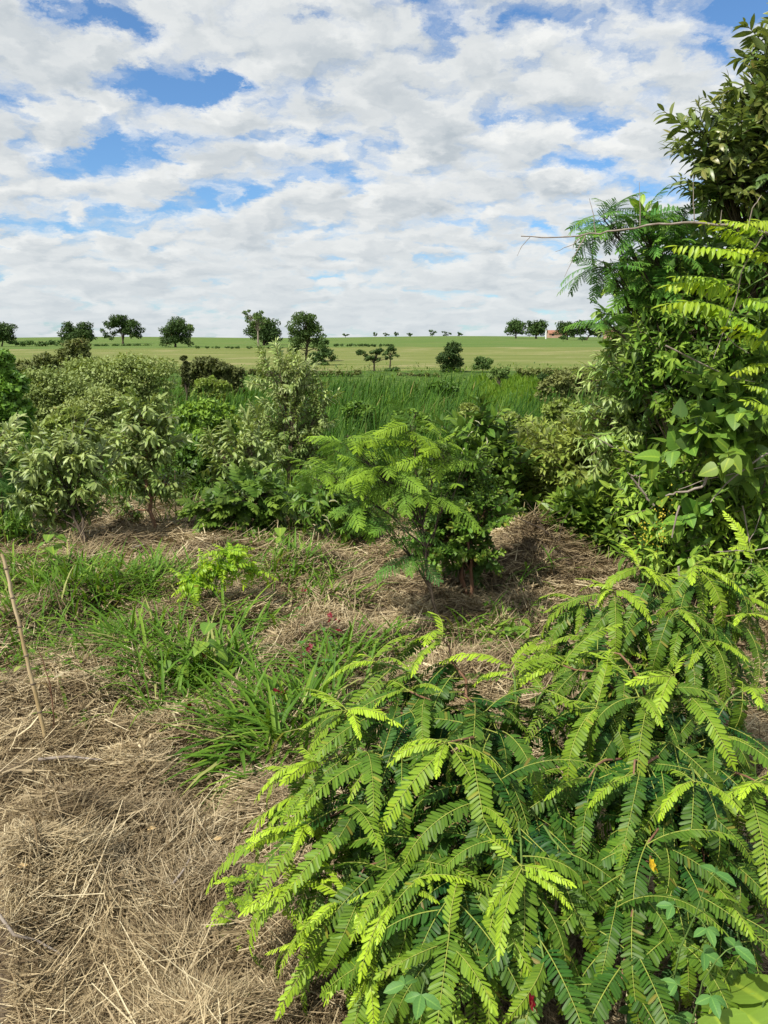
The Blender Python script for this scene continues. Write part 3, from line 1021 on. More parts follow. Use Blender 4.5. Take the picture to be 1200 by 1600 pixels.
def plant(name, label, cat, base, lobes, kind, n, seed, bark=M_bark, tr=.012, group=None, young=(0, .25), bright=(.85, 1.15), scale=(.8, 1.15), up=.35, trunk_to=None, shell=.45,
          twigname=None, young_top=.0, out=1.0, stems=1, droopdir=0.0, flat=1.0):
    """A shrub or young tree: trunk, a limb per foliage mass, and separate leafy twigs on the limbs."""
    r = rngs(seed)
    base = np.asarray(base, float)
    root = empty(name, base, label, cat, group)
    Lb = np.array(lobes)
    cen = Lb[:, :3]
    low, high = cen[:, 2].min(), cen[:, 2].max()
    if trunk_to is None:
        wv = Lb[:, 3] * Lb[:, 4] * Lb[:, 5]
        trunk_to = (cen * wv[:, None]).sum(0) / wv.sum()
        trunk_to = np.array([trunk_to[0], trunk_to[1], base[2] + (max(trunk_to[2], base[2] + .12) - base[2]) * .8])
    sink = np.array([0, 0, -.05])
    tps = []
    for s in range(stems):
        b0 = base + (np.array([r.normal(0, .05), r.normal(0, .04), 0]) if s else 0) + sink
        pts = curve(b0, trunk_to + (r.normal(0, .05, 3) if s else 0), 0, 9, r.uniform(-.06, .06), seed + s)
        tps.append(pts)
        mb = MB()
        mb.tube(pts - base, np.linspace(tr * 1.25, tr * .62, 9), 7)
        link('trunk', mb.mesh('trunk', [bark]), root)
    vol = (Lb[:, 3] * Lb[:, 4] * Lb[:, 5]) ** (2 / 3)
    pick = r.choice(len(Lb), n, p=vol / vol.sum())
    meshes = LIB[kind]
    zs = []
    per = {}
    for j in range(n):
        c = Lb[pick[j]]
        uu = unit(r.normal(0, 1, 3))
        rad = shell + (1 - shell) * r.random() ** .6
        p = c[:3] + uu * c[3:] * rad
        gz = float(gh(p[0], p[1])) + .03
        if p[2] < gz:
            p[2] = gz + r.random() * .06
        nd = unit((uu * out + np.array([0, 0, up]) + r.normal(0, .32, 3) + np.array([0, 0, droopdir])) * np.array([1, 1, flat]))
        per.setdefault(pick[j], []).append((p, nd))
    nm = twigname or meshes[0].name.split('.')[0]
    for li, lst in per.items():
        c = Lb[li]
        tp = tps[li % stems]
        k = int(np.clip(3 + 5 * (c[2] - low) / max(high - low, .01), 3, 8))
        lim = curve(tp[k], c[:3], .05, 7, r.uniform(-.08, .08), seed * 7 + li)
        mb = MB()
        mb.tube(lim - base, np.linspace(tr * .6, tr * .2, 7), 5)
        A, B, C, W_ = [], [], [], []
        for (p, nd) in lst:
            sc = r.uniform(*scale)
            m = meshes[int(r.integers(len(meshes)))]
            st = p - nd * .10
            a = lim[int(np.clip(r.integers(2, 7), 0, 6))]
            A.append(a)
            B.append((a + st) / 2 + np.array([0, 0, .02]) + r.normal(0, .02, 3))
            C.append(st)
            upv = np.array([0, 0, 1.0]) + r.normal(0, .3, 3)
            yy = r.uniform(*young) + young_top * sstep(low, high, p[2])
            W_.append((m, basis(st - base, nd, upv, sc), float(np.clip(yy, 0, 1)), r.uniform(*bright)))
        mb.tubes3(np.array(A) - base, np.array(B) - base, np.array(C) - base, tr * .18 + .0008, .0012 + tr * .05)
        bo = link('branch', mb.mesh('branch', [bark]), root)
        for (m, M, yy, bb) in W_:
            o = link(nm, m, bo, None, M)
            o.color = (yy, bb, 0, 1)
    return root


# ------------------------------------------------------------------ far trees and bushes
def clump_tree(name, label, cat, base, lobes, seed, nleaf=3200, leaf=.22, nsub=34, subr=.40, mat=M_far, bark=M_barkd, tr=.2, group=None, bright=1.0, young=.0, trunk=True, flat=.75, stems=1,
               tvar=.5, crownname='crown', trunk_top=.65):
    """Tree seen from afar: tapered trunk with limbs, crown of leaf-sized faces gathered in clumps."""
    r = rngs(seed)
    base = np.asarray(base, float)
    root = empty(name, base, label, cat, group)
    Lb = np.array(lobes)
    vol = (Lb[:, 3] * Lb[:, 4] * Lb[:, 5]) ** (2 / 3)
    nsub = nsub * 2 if nleaf > 2500 else nsub
    subs = []
    for i, c in enumerate(Lb):
        k = max(4, int(round(nsub * vol[i] / vol.sum())))
        u = unit(r.normal(0, 1, (k, 3)))
        u[:, 2] = np.where(u[:, 2] < -.55, -u[:, 2], u[:, 2])
        rr = (r.uniform(.0, 1, k) ** .5 * .80)[:, None]
        pc = c[:3] + u * c[3:] * rr
        rs = (c[3] * c[4] * c[5]) ** (1 / 3) * max(subr, .34) * r.uniform(.7, 1.35, k)
        subs += [(pc[j], rs[j], r.random()) for j in range(k)]
    wgt = np.array([s[1] ** 2 for s in subs])
    cnt = np.maximum(20, (nleaf * wgt / wgt.sum())).astype(int)
    mb = MB()
    for (pc, rs, tn), n in zip(subs, cnt):
        u = unit(r.normal(0, 1, (n, 3)))
        rad = rs * (r.random(n) ** .4)
        p = pc + u * rad[:, None] * np.array([1.15, 1.15, flat])
        d = unit(r.normal(0, 1, (n, 3)) + u * .3)
        nr = u + np.array([0, 0, .5]) + r.normal(0, .5, (n, 3))
        l = leaf * 1.15 * r.uniform(.6, 1.35, n)
        mb.blades(p - base - d * l[:, None] * .5, d, nr, l, l * r.uniform(.4, .7, n), r.uniform(0, .8, n), None, (0, .5, 1), (.35, 1, .2), 0,
                  np.clip(tn * tvar + r.beta(2, 2, n) * (1 - tvar), 0, 1), r.random(n) * .6)
    o = link(crownname, mb.mesh(crownname, [mat]), root)
    o.color = (young, bright, 0, 1)
    if trunk:
        mb = MB()
        cz = (Lb[:, :3] * vol[:, None]).sum(0) / vol.sum()
        for s in range(stems):
            top = base + (cz - base) * trunk_top + (r.normal(0, tr * 1.5, 3) if stems > 1 else 0)
            b0 = base + np.array([0, 0, -.1]) + (np.array([r.normal(0, tr), r.normal(0, tr), 0]) if stems > 1 else 0)
            tp = curve(b0, top, 0, 7, r.uniform(-.05, .05), seed + s)
            mb.tube(tp - base, np.linspace(tr * 1.2, tr * .6, 7), 7)
            for (pc, rs, tn) in subs[s::stems][:: max(1, len(subs) // 14)]:
                lim = curve(tp[int(r.integers(4, 7))], pc, .06, 5, r.uniform(-.1, .1), int(r.integers(9999)))
                mb.tube(lim - base, np.linspace(tr * .42, tr * .08, 5), 5)
        link('trunk', mb.mesh('trunk', [bark]), root)
    return root


def at_ground(px, py):
    return G(px, py)


def far(name, label, base_px, lob, seed, cat='tree', D=None, **kw):
    """base_px = (px, py) of the foot; lob = [(px, py, rx, ry)] at that distance."""
    b = G(*base_px) if D is None else onground_at(base_px[0], base_px[1], D)
    lobes = [LB(a, c, b[1], e, f) for (a, c, e, f) in lob]
    if seed in (401, 402, 404, 406, 408, 409, 413, 414, 430, 431, 432, 433):      # crowns that come down almost to the grass
        lobes += [(x, y, z - rz * .75, rx * .92, ry * .92, rz * .8) for (x, y, z, rx, ry, rz) in lobes if z - rz * 1.3 > b[2]]
        kw['nleaf'] = int(kw['nleaf'] * 1.4)
    return clump_tree(name, label, cat, b, lobes, seed, **kw)


def onground_at(px, py, D):
    r = ray(px, py)
    x = r[0] / r[1] * D
    return np.array([x, D, float(gh(x, D))])


FT = 'trees standing on the far field'
far('broad_tree', 'dark rounded tree cut off by the left edge of the far field', (2, 531), [(4, 516, 22, 16), (10, 523, 16, 8)], 401, D=205, group=FT, leaf=.42, nleaf=2600)
far('broad_tree', 'wide low crowned dark tree on the far field, left of the tallest spreading one', (120, 537), [(106, 516, 17, 14), (134, 517, 20, 14), (120, 524, 30, 11), (108, 529, 16, 7), (134, 529, 14, 6)], 402, D=235, group=FT, leaf=.45, nleaf=4200, tr=.35)
far('spreading_tree', 'large spreading field tree with sky gaps and forked pale limbs under its crown', (192, 537), [(180, 506, 22, 16), (207, 514, 24, 14), (168, 522, 12, 12), (190, 498, 16, 9), (212, 525, 12, 10), (172, 528, 14, 7), (195, 520, 20, 10)], 403, D=240, group=FT,
    leaf=.45, nleaf=5200, tr=.2, stems=3, subr=.26, trunk_top=.8)
far('round_tree', 'dense round dark tree on the field with its crown reaching nearly to the ground', (274, 542), [(274, 513, 26, 20), (262, 520, 16, 15), (287, 521, 15, 15), (274, 530, 25, 10), (258, 527, 12, 10), (290, 528, 11, 10)], 404, D=180, group=FT, leaf=.32, nleaf=5200, tr=.25)
far('small_tree', 'small yellowish tree peeping out right behind the dense round tree', (297, 533), [(297, 513, 6, 9)], 405, D=230, group=FT, leaf=.4, nleaf=500, bright=2.2, young=.5, tr=.12)
far('round_tree', 'dark round tree standing behind the tall airy tree with the pale trunk', (412, 540), [(414, 513, 27, 17), (394, 522, 15, 14), (430, 520, 13, 13), (412, 527, 26, 9)], 406, D=190, group=FT, leaf=.36, nleaf=4200, tr=.28)
far('airy_tree', 'tall thin tree with open crown and straight pale trunk on the field', (404, 546), [(400, 495, 25, 9), (402, 507, 27, 10), (388, 490, 12, 6), (418, 504, 14, 9)], 407, D=165, group=FT, leaf=.30, nleaf=1700, nsub=24, subr=.24, tr=.20,
    bark=M_dead, bright=1.5, young=.12, trunk_top=.88)
far('leafy_tree', 'bushy green tree right of the airy tree, taller than all on the near pasture', (478, 572), [(478, 508, 31, 23), (464, 530, 24, 20), (496, 522, 22, 20), (478, 493, 20, 9), (502, 545, 17, 12), (470, 545, 16, 9)], 408, D=98, group=FT, leaf=.20, nleaf=5600, tr=.17, bright=1.35, young=.10, nsub=40, subr=.26)
far('small_tree', 'low ragged dark tree at the foot of the bushy green tree', (500, 586), [(493, 562, 18, 18), (513, 556, 13, 16), (500, 574, 24, 13), (508, 540, 14, 12)], 409, D=88, group=FT, leaf=.19, nleaf=2800, tr=.10, bright=1.3, nsub=30, subr=.24)
far('umbrella_tree', 'thin flat topped tree with bare forked trunk at the pasture edge', (585, 588), [(566, 554, 12, 7), (590, 552, 18, 7), (578, 562, 18, 6), (606, 560, 10, 6)], 410, D=76, group=FT, leaf=.15, nleaf=1500, tr=.09, nsub=26, subr=.26, trunk_top=.8)
far('umbrella_tree', 'slim leaning tree just right of the flat topped tree at the pasture edge', (609, 580), [(612, 546, 12, 7), (604, 554, 9, 6), (618, 556, 8, 6)], 411, D=80, group=FT, leaf=.15, nleaf=800, tr=.08, nsub=16, trunk_top=.85, bright=1.2)
far('bush', 'small leafy bush below the slim leaning tree at the pasture edge', (610, 588), [(612, 580, 13, 7)], 412, cat='bush', D=76, leaf=.16, nleaf=900, trunk=True, tr=.04, bright=1.5)
far('dark_bush', 'very dark upright bush standing alone at the pasture edge', (704, 588), [(703, 552, 20, 18), (695, 566, 16, 16), (714, 568, 14, 14), (710, 540, 16, 8), (704, 578, 24, 9)], 413, cat='bush', D=74, leaf=.15, nleaf=4200, tr=.08, nsub=36, subr=.26, bright=.9)
far('bush', 'open mid green bush right beside the very dark upright bush', (754, 588), [(750, 566, 14, 10), (762, 563, 12, 9), (756, 576, 15, 9)], 414, cat='bush', D=74, leaf=.15, nleaf=1700, tr=.05, nsub=22, bright=1.7, young=.1)
far('bush', 'light green rounded bush in front of the open mid green bush', (780, 600), [(778, 586, 20, 11), (788, 580, 11, 8)], 415, cat='bush', D=60, leaf=.13, nleaf=2000, tr=.05, nsub=24, bright=2.2, young=.25)
far('bush', 'small dark bush on the bright grass beyond the reeds', (848, 597), [(848, 590, 9, 7)], 416, cat='bush', D=62, leaf=.12, nleaf=600, tr=.04, bright=1.1)
for i, (px, w, h, lab) in enumerate([(540, 7, 4, 'lowest speck of a tree on the skyline just right of the bushy green tree'), (586, 5, 6, 'narrow little tree on the skyline, first right of the speck'),
                                     (603, 6, 5, 'second little skyline tree above the flat topped tree'), (619, 5, 7, 'thin little skyline tree above the slim leaning tree'),
                                     (640, 6, 5, 'little skyline tree halfway between the slim leaning tree and the very dark bush'), (676, 8, 11, 'tallest airy little skyline tree left above the very dark bush'),
                                     (698, 10, 9, 'wider little skyline tree right above the very dark bush'), (718, 6, 6, 'last little skyline tree before the long bare stretch of crest')]):
    far('skyline_tree', lab, (px, 525), [(px - w * .3, 525 - h * .62, w * .5, h * .42), (px + w * .45, 525 - h * .42, w * (.35 + .12 * (i % 3)), h * .36), (px - w * .1, 525 - h * .2, w * .7, h * .25)], 420 + i, D=425, group='small trees along the crest of the field', leaf=.5, nleaf=260, nsub=9, tr=.14, bright=1.3)
far('broad_tree', 'leftmost tree of the clump by the white post on the right crest', (806, 527), [(806, 513, 18, 13), (798, 519, 11, 8), (812, 519, 12, 8)], 430, D=330, group=FT, leaf=.6, nleaf=1900, tr=.3, bright=1.3)
far('broad_tree', 'right tree of the clump, just beside the white post on the crest', (838, 526), [(832, 511, 13, 12), (846, 511, 11, 12), (838, 517, 18, 9)], 431, D=330, group=FT, leaf=.6, nleaf=1900, tr=.3, bright=1.2, stems=2)
far('umbrella_tree', 'flat crowned dark tree in front of the red roofed house', (886, 528), [(884, 511, 20, 9), (898, 512, 14, 9), (874, 514, 10, 6), (892, 519, 14, 7)], 432, D=300, group=FT, leaf=.55, nleaf=1900, tr=.3, trunk_top=.8)
far('broad_tree', 'dark tree on the crest touching the right hand foliage', (915, 527), [(912, 510, 14, 12), (925, 512, 15, 11), (942, 512, 16, 12)], 433, D=300, group=FT, leaf=.55, nleaf=2400, tr=.3)
for i, (px, py) in enumerate([(880, 530), (910, 531)]):
    far('bush', ['low shrub on the crop field left of the second one, before the red roofed house', 'low shrub on the crop field below the dark crest tree'][i], (px, py), [(px, py - 2, 7, 3)], 436 + i, cat='bush', D=240, leaf=.35, nleaf=300, bright=1.3, tr=.05)


def hedge(label, pts, seed, h=3.2, D=150, n=2600, leaf=.3, bright=1.5):
    r = rngs(seed)
    b = onground_at(pts[0][0], pts[0][1], D)
    lob = []
    for (px, py, rx, ry) in pts:
        lob.append(LB(px, py, D, rx, ry))
    clump_tree('hedgerow', label, 'hedge', b, lob, seed, nleaf=n, leaf=leaf, nsub=len(pts) * 5, subr=.5, trunk=False, bright=bright, crownname='foliage')


hedge('low hedgerow under the trees on the left of the far field', [(20 + i * 15, 536 + (i % 2), 10, 4) for i in range(6)] + [(150 + 16 * i, 541, 10, 3) for i in range(6)], 440, D=205, n=2800, leaf=.4, bright=1.5)
hedge('thin dark weedy line across the field right of the bushy tree', [(525 + i * 12, 539.5, 8, 1.6) for i in range(8)], 441, D=170, n=700, leaf=.3, bright=1.2)
hedge('faint weedy line in the field around the round and airy trees', [(310 + i * 16, 543, 9, 1.3) for i in range(9)], 442, D=160, n=700, leaf=.25, bright=1.3)


# house, post
def house(label, px, py, D, w, seed):
    b = onground_at(px, py, D)
    root = empty('house', b, label, 'house')
    mw = bark_mat('house_wall', (.40, .24, .17), (.48, .32, .24), 1.0)
    mr = bark_mat('roof_tile', (.26, .12, .075), (.34, .17, .11), 2.0)
    md = bark_mat('dark_glass', (.03, .035, .04), (.05, .05, .06), 1)
    hw, hd, hh = w / 2, 3.0, 1.9
    mb = MB()
    c = np.array([[-hw, -hd, -1.5], [hw, -hd, -1.5], [hw, hd, -1.5], [-hw, hd, -1.5], [-hw, -hd, hh], [hw, -hd, hh], [hw, hd, hh], [-hw, hd, hh]])
    mb.add(c, [[0, 1, 5, 4], [1, 2, 6, 5], [2, 3, 7, 6], [3, 0, 4, 7]])
    g1 = np.array([[-hw, -hd, hh], [-hw, hd, hh], [-hw, 0, hh + 1.3], [-hw, 0, hh + 1.3], [hw, -hd, hh], [hw, hd, hh], [hw, 0, hh + 1.3], [hw, 0, hh + 1.3]])
    mb.add(g1, [[0, 1, 2, 3], [4, 5, 6, 7]])
    link('wall', mb.mesh('wall', [mw], False), root)
    mb = MB()
    e = .4
    rt = np.array([[-hw - e, -hd - e, hh - .1], [hw + e, -hd - e, hh - .1], [hw + e, 0, hh + 1.42], [-hw - e, 0, hh + 1.42], [-hw - e, hd + e, hh - .1], [hw + e, hd + e, hh - .1]])
    rt2 = rt + np.array([0, 0, .12])
    mb.add(np.concatenate([rt, rt2]), [[0, 1, 2, 3], [3, 2, 5, 4], [6, 9, 8, 7], [9, 10, 11, 8], [0, 6, 7, 1], [4, 5, 11, 10], [0, 3, 9, 6], [3, 4, 10, 9], [1, 7, 8, 2], [2, 8, 11, 5]])
    link('roof', mb.mesh('roof', [mr], False), root)
    for k in (-.3, .3):
        mb = MB()
        x = k * w
        q = np.array([[x - .5, -hd - .03, .9], [x + .5, -hd - .03, .9], [x + .5, -hd - .03, 1.9], [x - .5, -hd - .03, 1.9]])
        mb.add(np.concatenate([q, q + np.array([0, .02, 0])]), [[0, 1, 2, 3], [0, 4, 5, 1], [2, 6, 7, 3], [1, 5, 6, 2], [0, 3, 7, 4]])
        link('window', mb.mesh('window', [md], False), root)


house('small red roofed house on the crest between the white post and the flat crowned tree', 870, 527, 365, 8, 1)
house('red roofed house on the crest half hidden by the right hand foliage', 962, 526, 345, 9, 2)
b = onground_at(853, 527, 325)
mb = MB()
mb.tube(np.array([[0, 0, -.5], [0, 0, 1.5], [0, 0, 3.3]]), .28, 6)
mb.tube(np.array([[0, 0, 3.3], [0, 0, 3.36], [0, 0, 3.42]]), .36, 6)
mb.mesh
o = link('white_post', mb.mesh('white_post', [bark_mat('white_paint', (.7, .7, .66), (.8, .8, .77), 4)]), None, b)
tag(o, 'white post on the crest beside the right clump of trees', 'post')

# ------------------------------------------------------------------ bushes of the middle distance
M_sagefar = leaf_mat('sage_far_leaf', (.13, .20, .046), (.30, .37, .11), (.44, .47, .18), trans=.2, rough=.5, spec=.3, noise=.1)
M_brushfar = leaf_mat('brush_far_leaf', (.065, .095, .024), (.16, .19, .05), (.26, .25, .10), trans=.18, rough=.6, spec=.2, noise=.1)


def bush(label, base_px, D, lob, seed, nleaf=4500, leaf=.1, mat=M_sagefar, name='shrub', bright=1.0, young=.1, nsub=36, subr=.30, tr=.05, group=None, **kw):
    b = onground_at(base_px[0], base_px[1], D)
    lobes = [LB(a, c, D, e, f) for (a, c, e, f) in lob]
    skirt = []
    for (x, y, z, rx, ry, rz) in lobes:            # foliage carries on down to the ground
        k, zz = 0, z - rz * .9
        while zz - rz * .4 > float(gh(x, y)) and k < 3:
            skirt.append((x, y, zz, rx * .85, ry * .85, rz))
            zz -= rz
            k += 1
    nleaf = int(nleaf * (1 + .55 * len(skirt) / len(lobes)))
    nsub = int(nsub * (1 + .6 * len(skirt) / len(lobes)))
    lobes += skirt
    return clump_tree(name, label, 'shrub', b, lobes, seed, nleaf=nleaf, leaf=leaf, mat=mat, bright=bright, young=young, nsub=nsub, subr=subr, tr=tr, group=group, stems=2, crownname='foliage', **kw)


GS = 'pale shrubs on the bank left of the reeds'
bush('broad pale green shrub forming the top of the bank on the left', (190, 650), 24, [(150, 584, 60, 28), (205, 574, 52, 26), (250, 582, 40, 22), (180, 605, 80, 24), (120, 575, 34, 20)], 501, 12000, .075, group=GS, nsub=130, subr=.34)
bush('pale shrub below the broad one, sloping down to the left', (100, 660), 20, [(70, 598, 50, 28), (112, 610, 54, 28), (56, 628, 50, 26), (150, 622, 44, 22)], 502, 9000, .065, group=GS, nsub=110, subr=.34, bright=.95)
bush('rounded pale shrub in front of the dark hollow under the bank', (160, 670), 17, [(165, 628, 36, 22), (130, 640, 32, 20), (105, 650, 28, 18)], 503, 7000, .055, group=GS, nsub=70, subr=.34, young=.25)
bush('brownish twiggy bush rising behind the pale bank against the field', (120, 585), 42, [(122, 545, 24, 17), (104, 560, 22, 16), (76, 568, 30, 15), (40, 576, 26, 14)], 504, 4800, .15, M_brushfar, 'brush', tr=.05, nsub=60, subr=.4, bright=.95)
bush('dark brush at the right end of the bank before the field', (320, 590), 44, [(318, 572, 22, 16), (345, 577, 26, 13), (298, 580, 20, 13), (368, 581, 18, 10)], 505, 4800, .15, M_brushfar, 'brush', bright=.75, tr=.05, nsub=60, subr=.4)
bush('slim dark little tree sticking up at the right end of the bank', (290, 590), 40, [(289, 562, 7, 8), (289, 573, 8, 9)], 506, 700, .15, M_brushfar, 'small_tree', bright=.6, tr=.04, nsub=10)
bush('green bush at the left edge below the far dark tree', (5, 640), 14, [(0, 570, 24, 26), (10, 600, 30, 26), (30, 640, 26, 20), (0, 640, 30, 30)], 507, 6000, .085, M_mid, 'shrub', bright=1.35, young=.12, nsub=50, subr=.24)
bush('yellowish shrub in the dip behind the two front sage saplings', (115, 700), 11.5, [(112, 652, 28, 18), (80, 665, 22, 18), (140, 668, 20, 14)], 508, 3400, .06, M_olive, 'shrub', bright=1.0, young=.35, nsub=30)
bush('bright green bush behind the sage sapling with the single trunk', (315, 690), 12.5, [(320, 640, 36, 18), (290, 650, 30, 20), (350, 650, 34, 18), (310, 670, 44, 18)], 509, 5200, .065, M_mid, 'shrub', bright=1.5, young=.35, nsub=44, subr=.26)
bush('dull green weedy bush behind the compound leaved shrub', (300, 720), 9.5, [(290, 705, 26, 20), (315, 720, 24, 26), (340, 700, 18, 18)], 510, 3200, .05, M_mid, 'shrub', bright=1.0, young=.1, nsub=34)
bush('brown tinged brush between reeds and right hand foliage', (900, 625), 38, [(880, 592, 26, 14), (910, 596, 22, 13), (850, 600, 18, 9), (930, 590, 20, 16)], 511, 3600, .14, M_brushfar, 'brush', bright=1.2, young=.25, nsub=44)
bush('row of low mixed brush along the near edge of the pasture', (830, 590), 68, [(815 + 14 * i, 580 + (i % 3), 11, 6) for i in range(8)], 512, 2400, .2, M_brushfar, 'brush', bright=1.2, nsub=40)
bush('low brush on the pasture edge left of the thin flat topped tree', (420, 592), 70, [(350 + 14 * i, 583 + (i % 3), 11, 5) for i in range(16)], 513, 3000, .2, M_brushfar, 'brush', bright=.9, nsub=60)
bush('low green weeds along the pasture edge between the dark bush and thin trees', (650, 592), 70, [(625 + 14 * i, 586 + (i % 3), 11, 4) for i in range(5)], 514, 1100, .2, M_brushfar, 'brush', bright=1.2, nsub=24)
bush('pale tall weeds standing among the reeds right of centre', (790, 680), 12.5, [(795, 655, 22, 14), (825, 662, 22, 14), (770, 668, 18, 12)], 515, 1700, .06, M_olive, 'weed', bright=1.0, young=.4, nsub=26, tr=.02)

for i, (px, py, D, w, h, lab) in enumerate([
        (560, 640, 26, 26, 10, 'leafy weeds among the reeds just right of the tallest sage sapling'), (690, 605, 46, 22, 8, 'leafy weeds among the reeds below the very dark bush'),
        (640, 650, 20, 30, 9, 'leafy weeds among the reeds above the feathery sapling'), (880, 640, 22, 30, 14, 'yellowish weeds among the reeds close to the right hand foliage'),
        (735, 640, 24, 18, 9, 'reddish yellow weeds among the reeds above the broad leaved sapling'), (330, 600, 36, 30, 8, 'green weeds in front of the dark brush at the end of the bank')]):
    bush(lab, (px, py + 20), D, [(px - w * .4, py, w * .7, h), (px + w * .5, py + 2, w * .7, h * .8), (px, py - h * .5, w * .4, h * .8)], 530 + i, 1500, .005 * D + .02, M_olive if i > 2 else M_mid, 'weed',
         bright=(1.2, 1.0, 1.2, 1.0, 1.0, 1.1)[i], young=(.2, .1, .3, .3, .5, .2)[i], nsub=26, tr=.015)

# ------------------------------------------------------------------ saplings and shrubs, leaf by leaf
GSAGE = 'sage leaved saplings planted in the straw'
plant('sage_sapling', 'tallest sage leaved sapling, full and pale topped, in front of the reeds', 'sapling', onground_at(450, 760, 9), [
    LB(440, 590, 9, 38, 36), LB(465, 595, 9, 30, 34), LB(455, 650, 9, 52, 46), LB(503, 640, 9, 15, 44), LB(400, 665, 9, 22, 34), LB(440, 700, 9, 48, 36), LB(490, 700, 9, 26, 30)], 'sage_s', 300, 601, group=GSAGE,
    young=(0, .4), young_top=.25, tr=.024, stems=2, scale=(.75, 1.15), up=.75, bright=(.7, 1.2), shell=.3)
plant('sage_sapling', 'sage leaved sapling with two thin dark trunks, nearest on the left', 'sapling', G(140, 856), [
    LB(75, 705, 6.3, 30, 36), LB(118, 690, 6.3, 30, 32), LB(105, 762, 6.3, 52, 30), LB(148, 730, 6.3, 20, 40), LB(52, 775, 6.3, 26, 30), LB(60, 735, 6.3, 26, 24), LB(140, 795, 6.3, 22, 16), LB(85, 805, 6.3, 26, 14)], 'sage', 118, 602, bark=M_barkd, group=GSAGE,
    young=(0, .3), young_top=.2, bright=(.7, 1.2), tr=.011, stems=2, up=.7, scale=(.7, 1.1), shell=.3)
plant('sage_sapling', 'sage leaved sapling with a single reddish trunk right of the two trunked one', 'sapling', G(247, 828), [
    LB(230, 650, 7, 30, 30), LB(245, 700, 7, 28, 38), LB(200, 690, 7, 26, 38), LB(215, 745, 7, 28, 30), LB(258, 755, 7, 18, 30), LB(205, 798, 7, 22, 14)], 'sage', 108, 603, bark=M_redbark, group=GSAGE,
    young=(0, .3), young_top=.2, tr=.017, bright=(.7, 1.2), up=.7, scale=(.7, 1.1), shell=.3)
plant('sage_sapling', 'sage leaved sapling squeezed between the tallest one and the compound leaved shrub', 'sapling', onground_at(370, 800, 7.5), [
    LB(350, 715, 7.5, 30, 34), LB(390, 700, 7.5, 34, 40), LB(365, 750, 7.5, 42, 26), LB(410, 740, 7.5, 24, 30)], 'sage', 90, 604, group=GSAGE, young=(0, .35), young_top=.2, tr=.010, up=.7, scale=(.7, 1.1), shell=.3)
plant('sage_sapling', 'sage leaved sapling cut off by the left edge of the view', 'sapling', onground_at(-10, 820, 7.2), [
    LB(0, 700, 7.2, 26, 40), LB(-15, 750, 7.2, 34, 40), LB(10, 770, 7.2, 20, 30)], 'sage', 70, 605, group=GSAGE, young=(0, .3), young_top=.3, tr=.012)
plant('compound_shrub', 'dark green shrub with paired leaflets below the sage saplings', 'shrub', G(375, 850), [
    LB(335, 790, 6.5, 34, 26), LB(380, 775, 6.5, 44, 30), LB(420, 770, 6.5, 24, 34), LB(350, 815, 6.5, 34, 22), LB(400, 815, 6.5, 30, 26)], 'broadpin', 150, 606, bark=M_barkd, young=(0, .15), bright=(.6, 1.1), tr=.010, stems=2)
plant('feathery_bush', 'low dark feathery bush at the left edge under the cut off sapling', 'shrub', onground_at(-5, 830, 6.6), [
    LB(0, 740, 6.6, 30, 26), LB(5, 790, 6.6, 34, 30)], 'feather', 34, 607, bark=M_barkd, young=(0, .1), bright=(.6, 1.0), tr=.010)

# feathery sapling in the middle
fb = G(693, 1006)
fb_top = P(655, 800, fb[1])
ml = lambda px, py, rx, ry, dd=0: LB(px, py, fb[1] + dd, rx, ry)
plant('feathery_sapling', 'slender bent trunked sapling with feathery leaves in the middle of the straw', 'sapling', fb, [
    ml(545, 690, 50, 18), ml(640, 668, 50, 20), ml(590, 730, 70, 20), ml(690, 705, 50, 24), ml(640, 760, 60, 24), ml(610, 825, 44, 24), ml(505, 735, 40, 12), ml(700, 770, 46, 24), ml(650, 860, 34, 24),
    ml(560, 790, 40, 18), ml(735, 720, 24, 16)], 'feather', 130, 610, bark=M_barkd, tr=.0085, flat=.35,
    trunk_to=fb_top, young=(0, .25), young_top=.6, bright=(.9, 1.2), up=.25, scale=(.55, .95))
plant('small_leaved_bush', 'dense dark bush of tiny leaves on several stems behind the feathery sapling', 'bush', G(728, 938), [
    LB(700, 840, 4.95, 50, 46), LB(745, 800, 4.95, 44, 50), LB(690, 780, 4.95, 44, 40), LB(740, 870, 4.95, 36, 34), LB(665, 830, 4.95, 26, 40), LB(720, 740, 4.95, 36, 30)], 'small', 240, 611, bark=M_redbark, tr=.011, stems=3, young=(0, .2), bright=(.75, 1.3))
plant('broadleaf_sapling', 'broad leaved sapling standing behind the small leaved bush', 'sapling', onground_at(730, 830, 6.3), [
    LB(720, 720, 6.3, 40, 34), LB(770, 730, 6.3, 34, 40), LB(745, 690, 6.3, 26, 24), LB(780, 770, 6.3, 36, 34)], 'mid', 110, 612, bark=M_barkd, tr=.012, young=(0, .25), bright=(.7, 1.2), scale=(.9, 1.3))
low = plant('low_bush', 'low green bush with pale curved pods left of the feathery sapling', 'bush', onground_at(525, 830, 6.2), [
    LB(520, 790, 6.2, 34, 22), LB(550, 800, 6.2, 28, 22), LB(500, 775, 6.2, 22, 18)], 'tangle', 60, 613, bark=M_stalk, tr=.008, young=(0, .2), bright=(.9, 1.3))

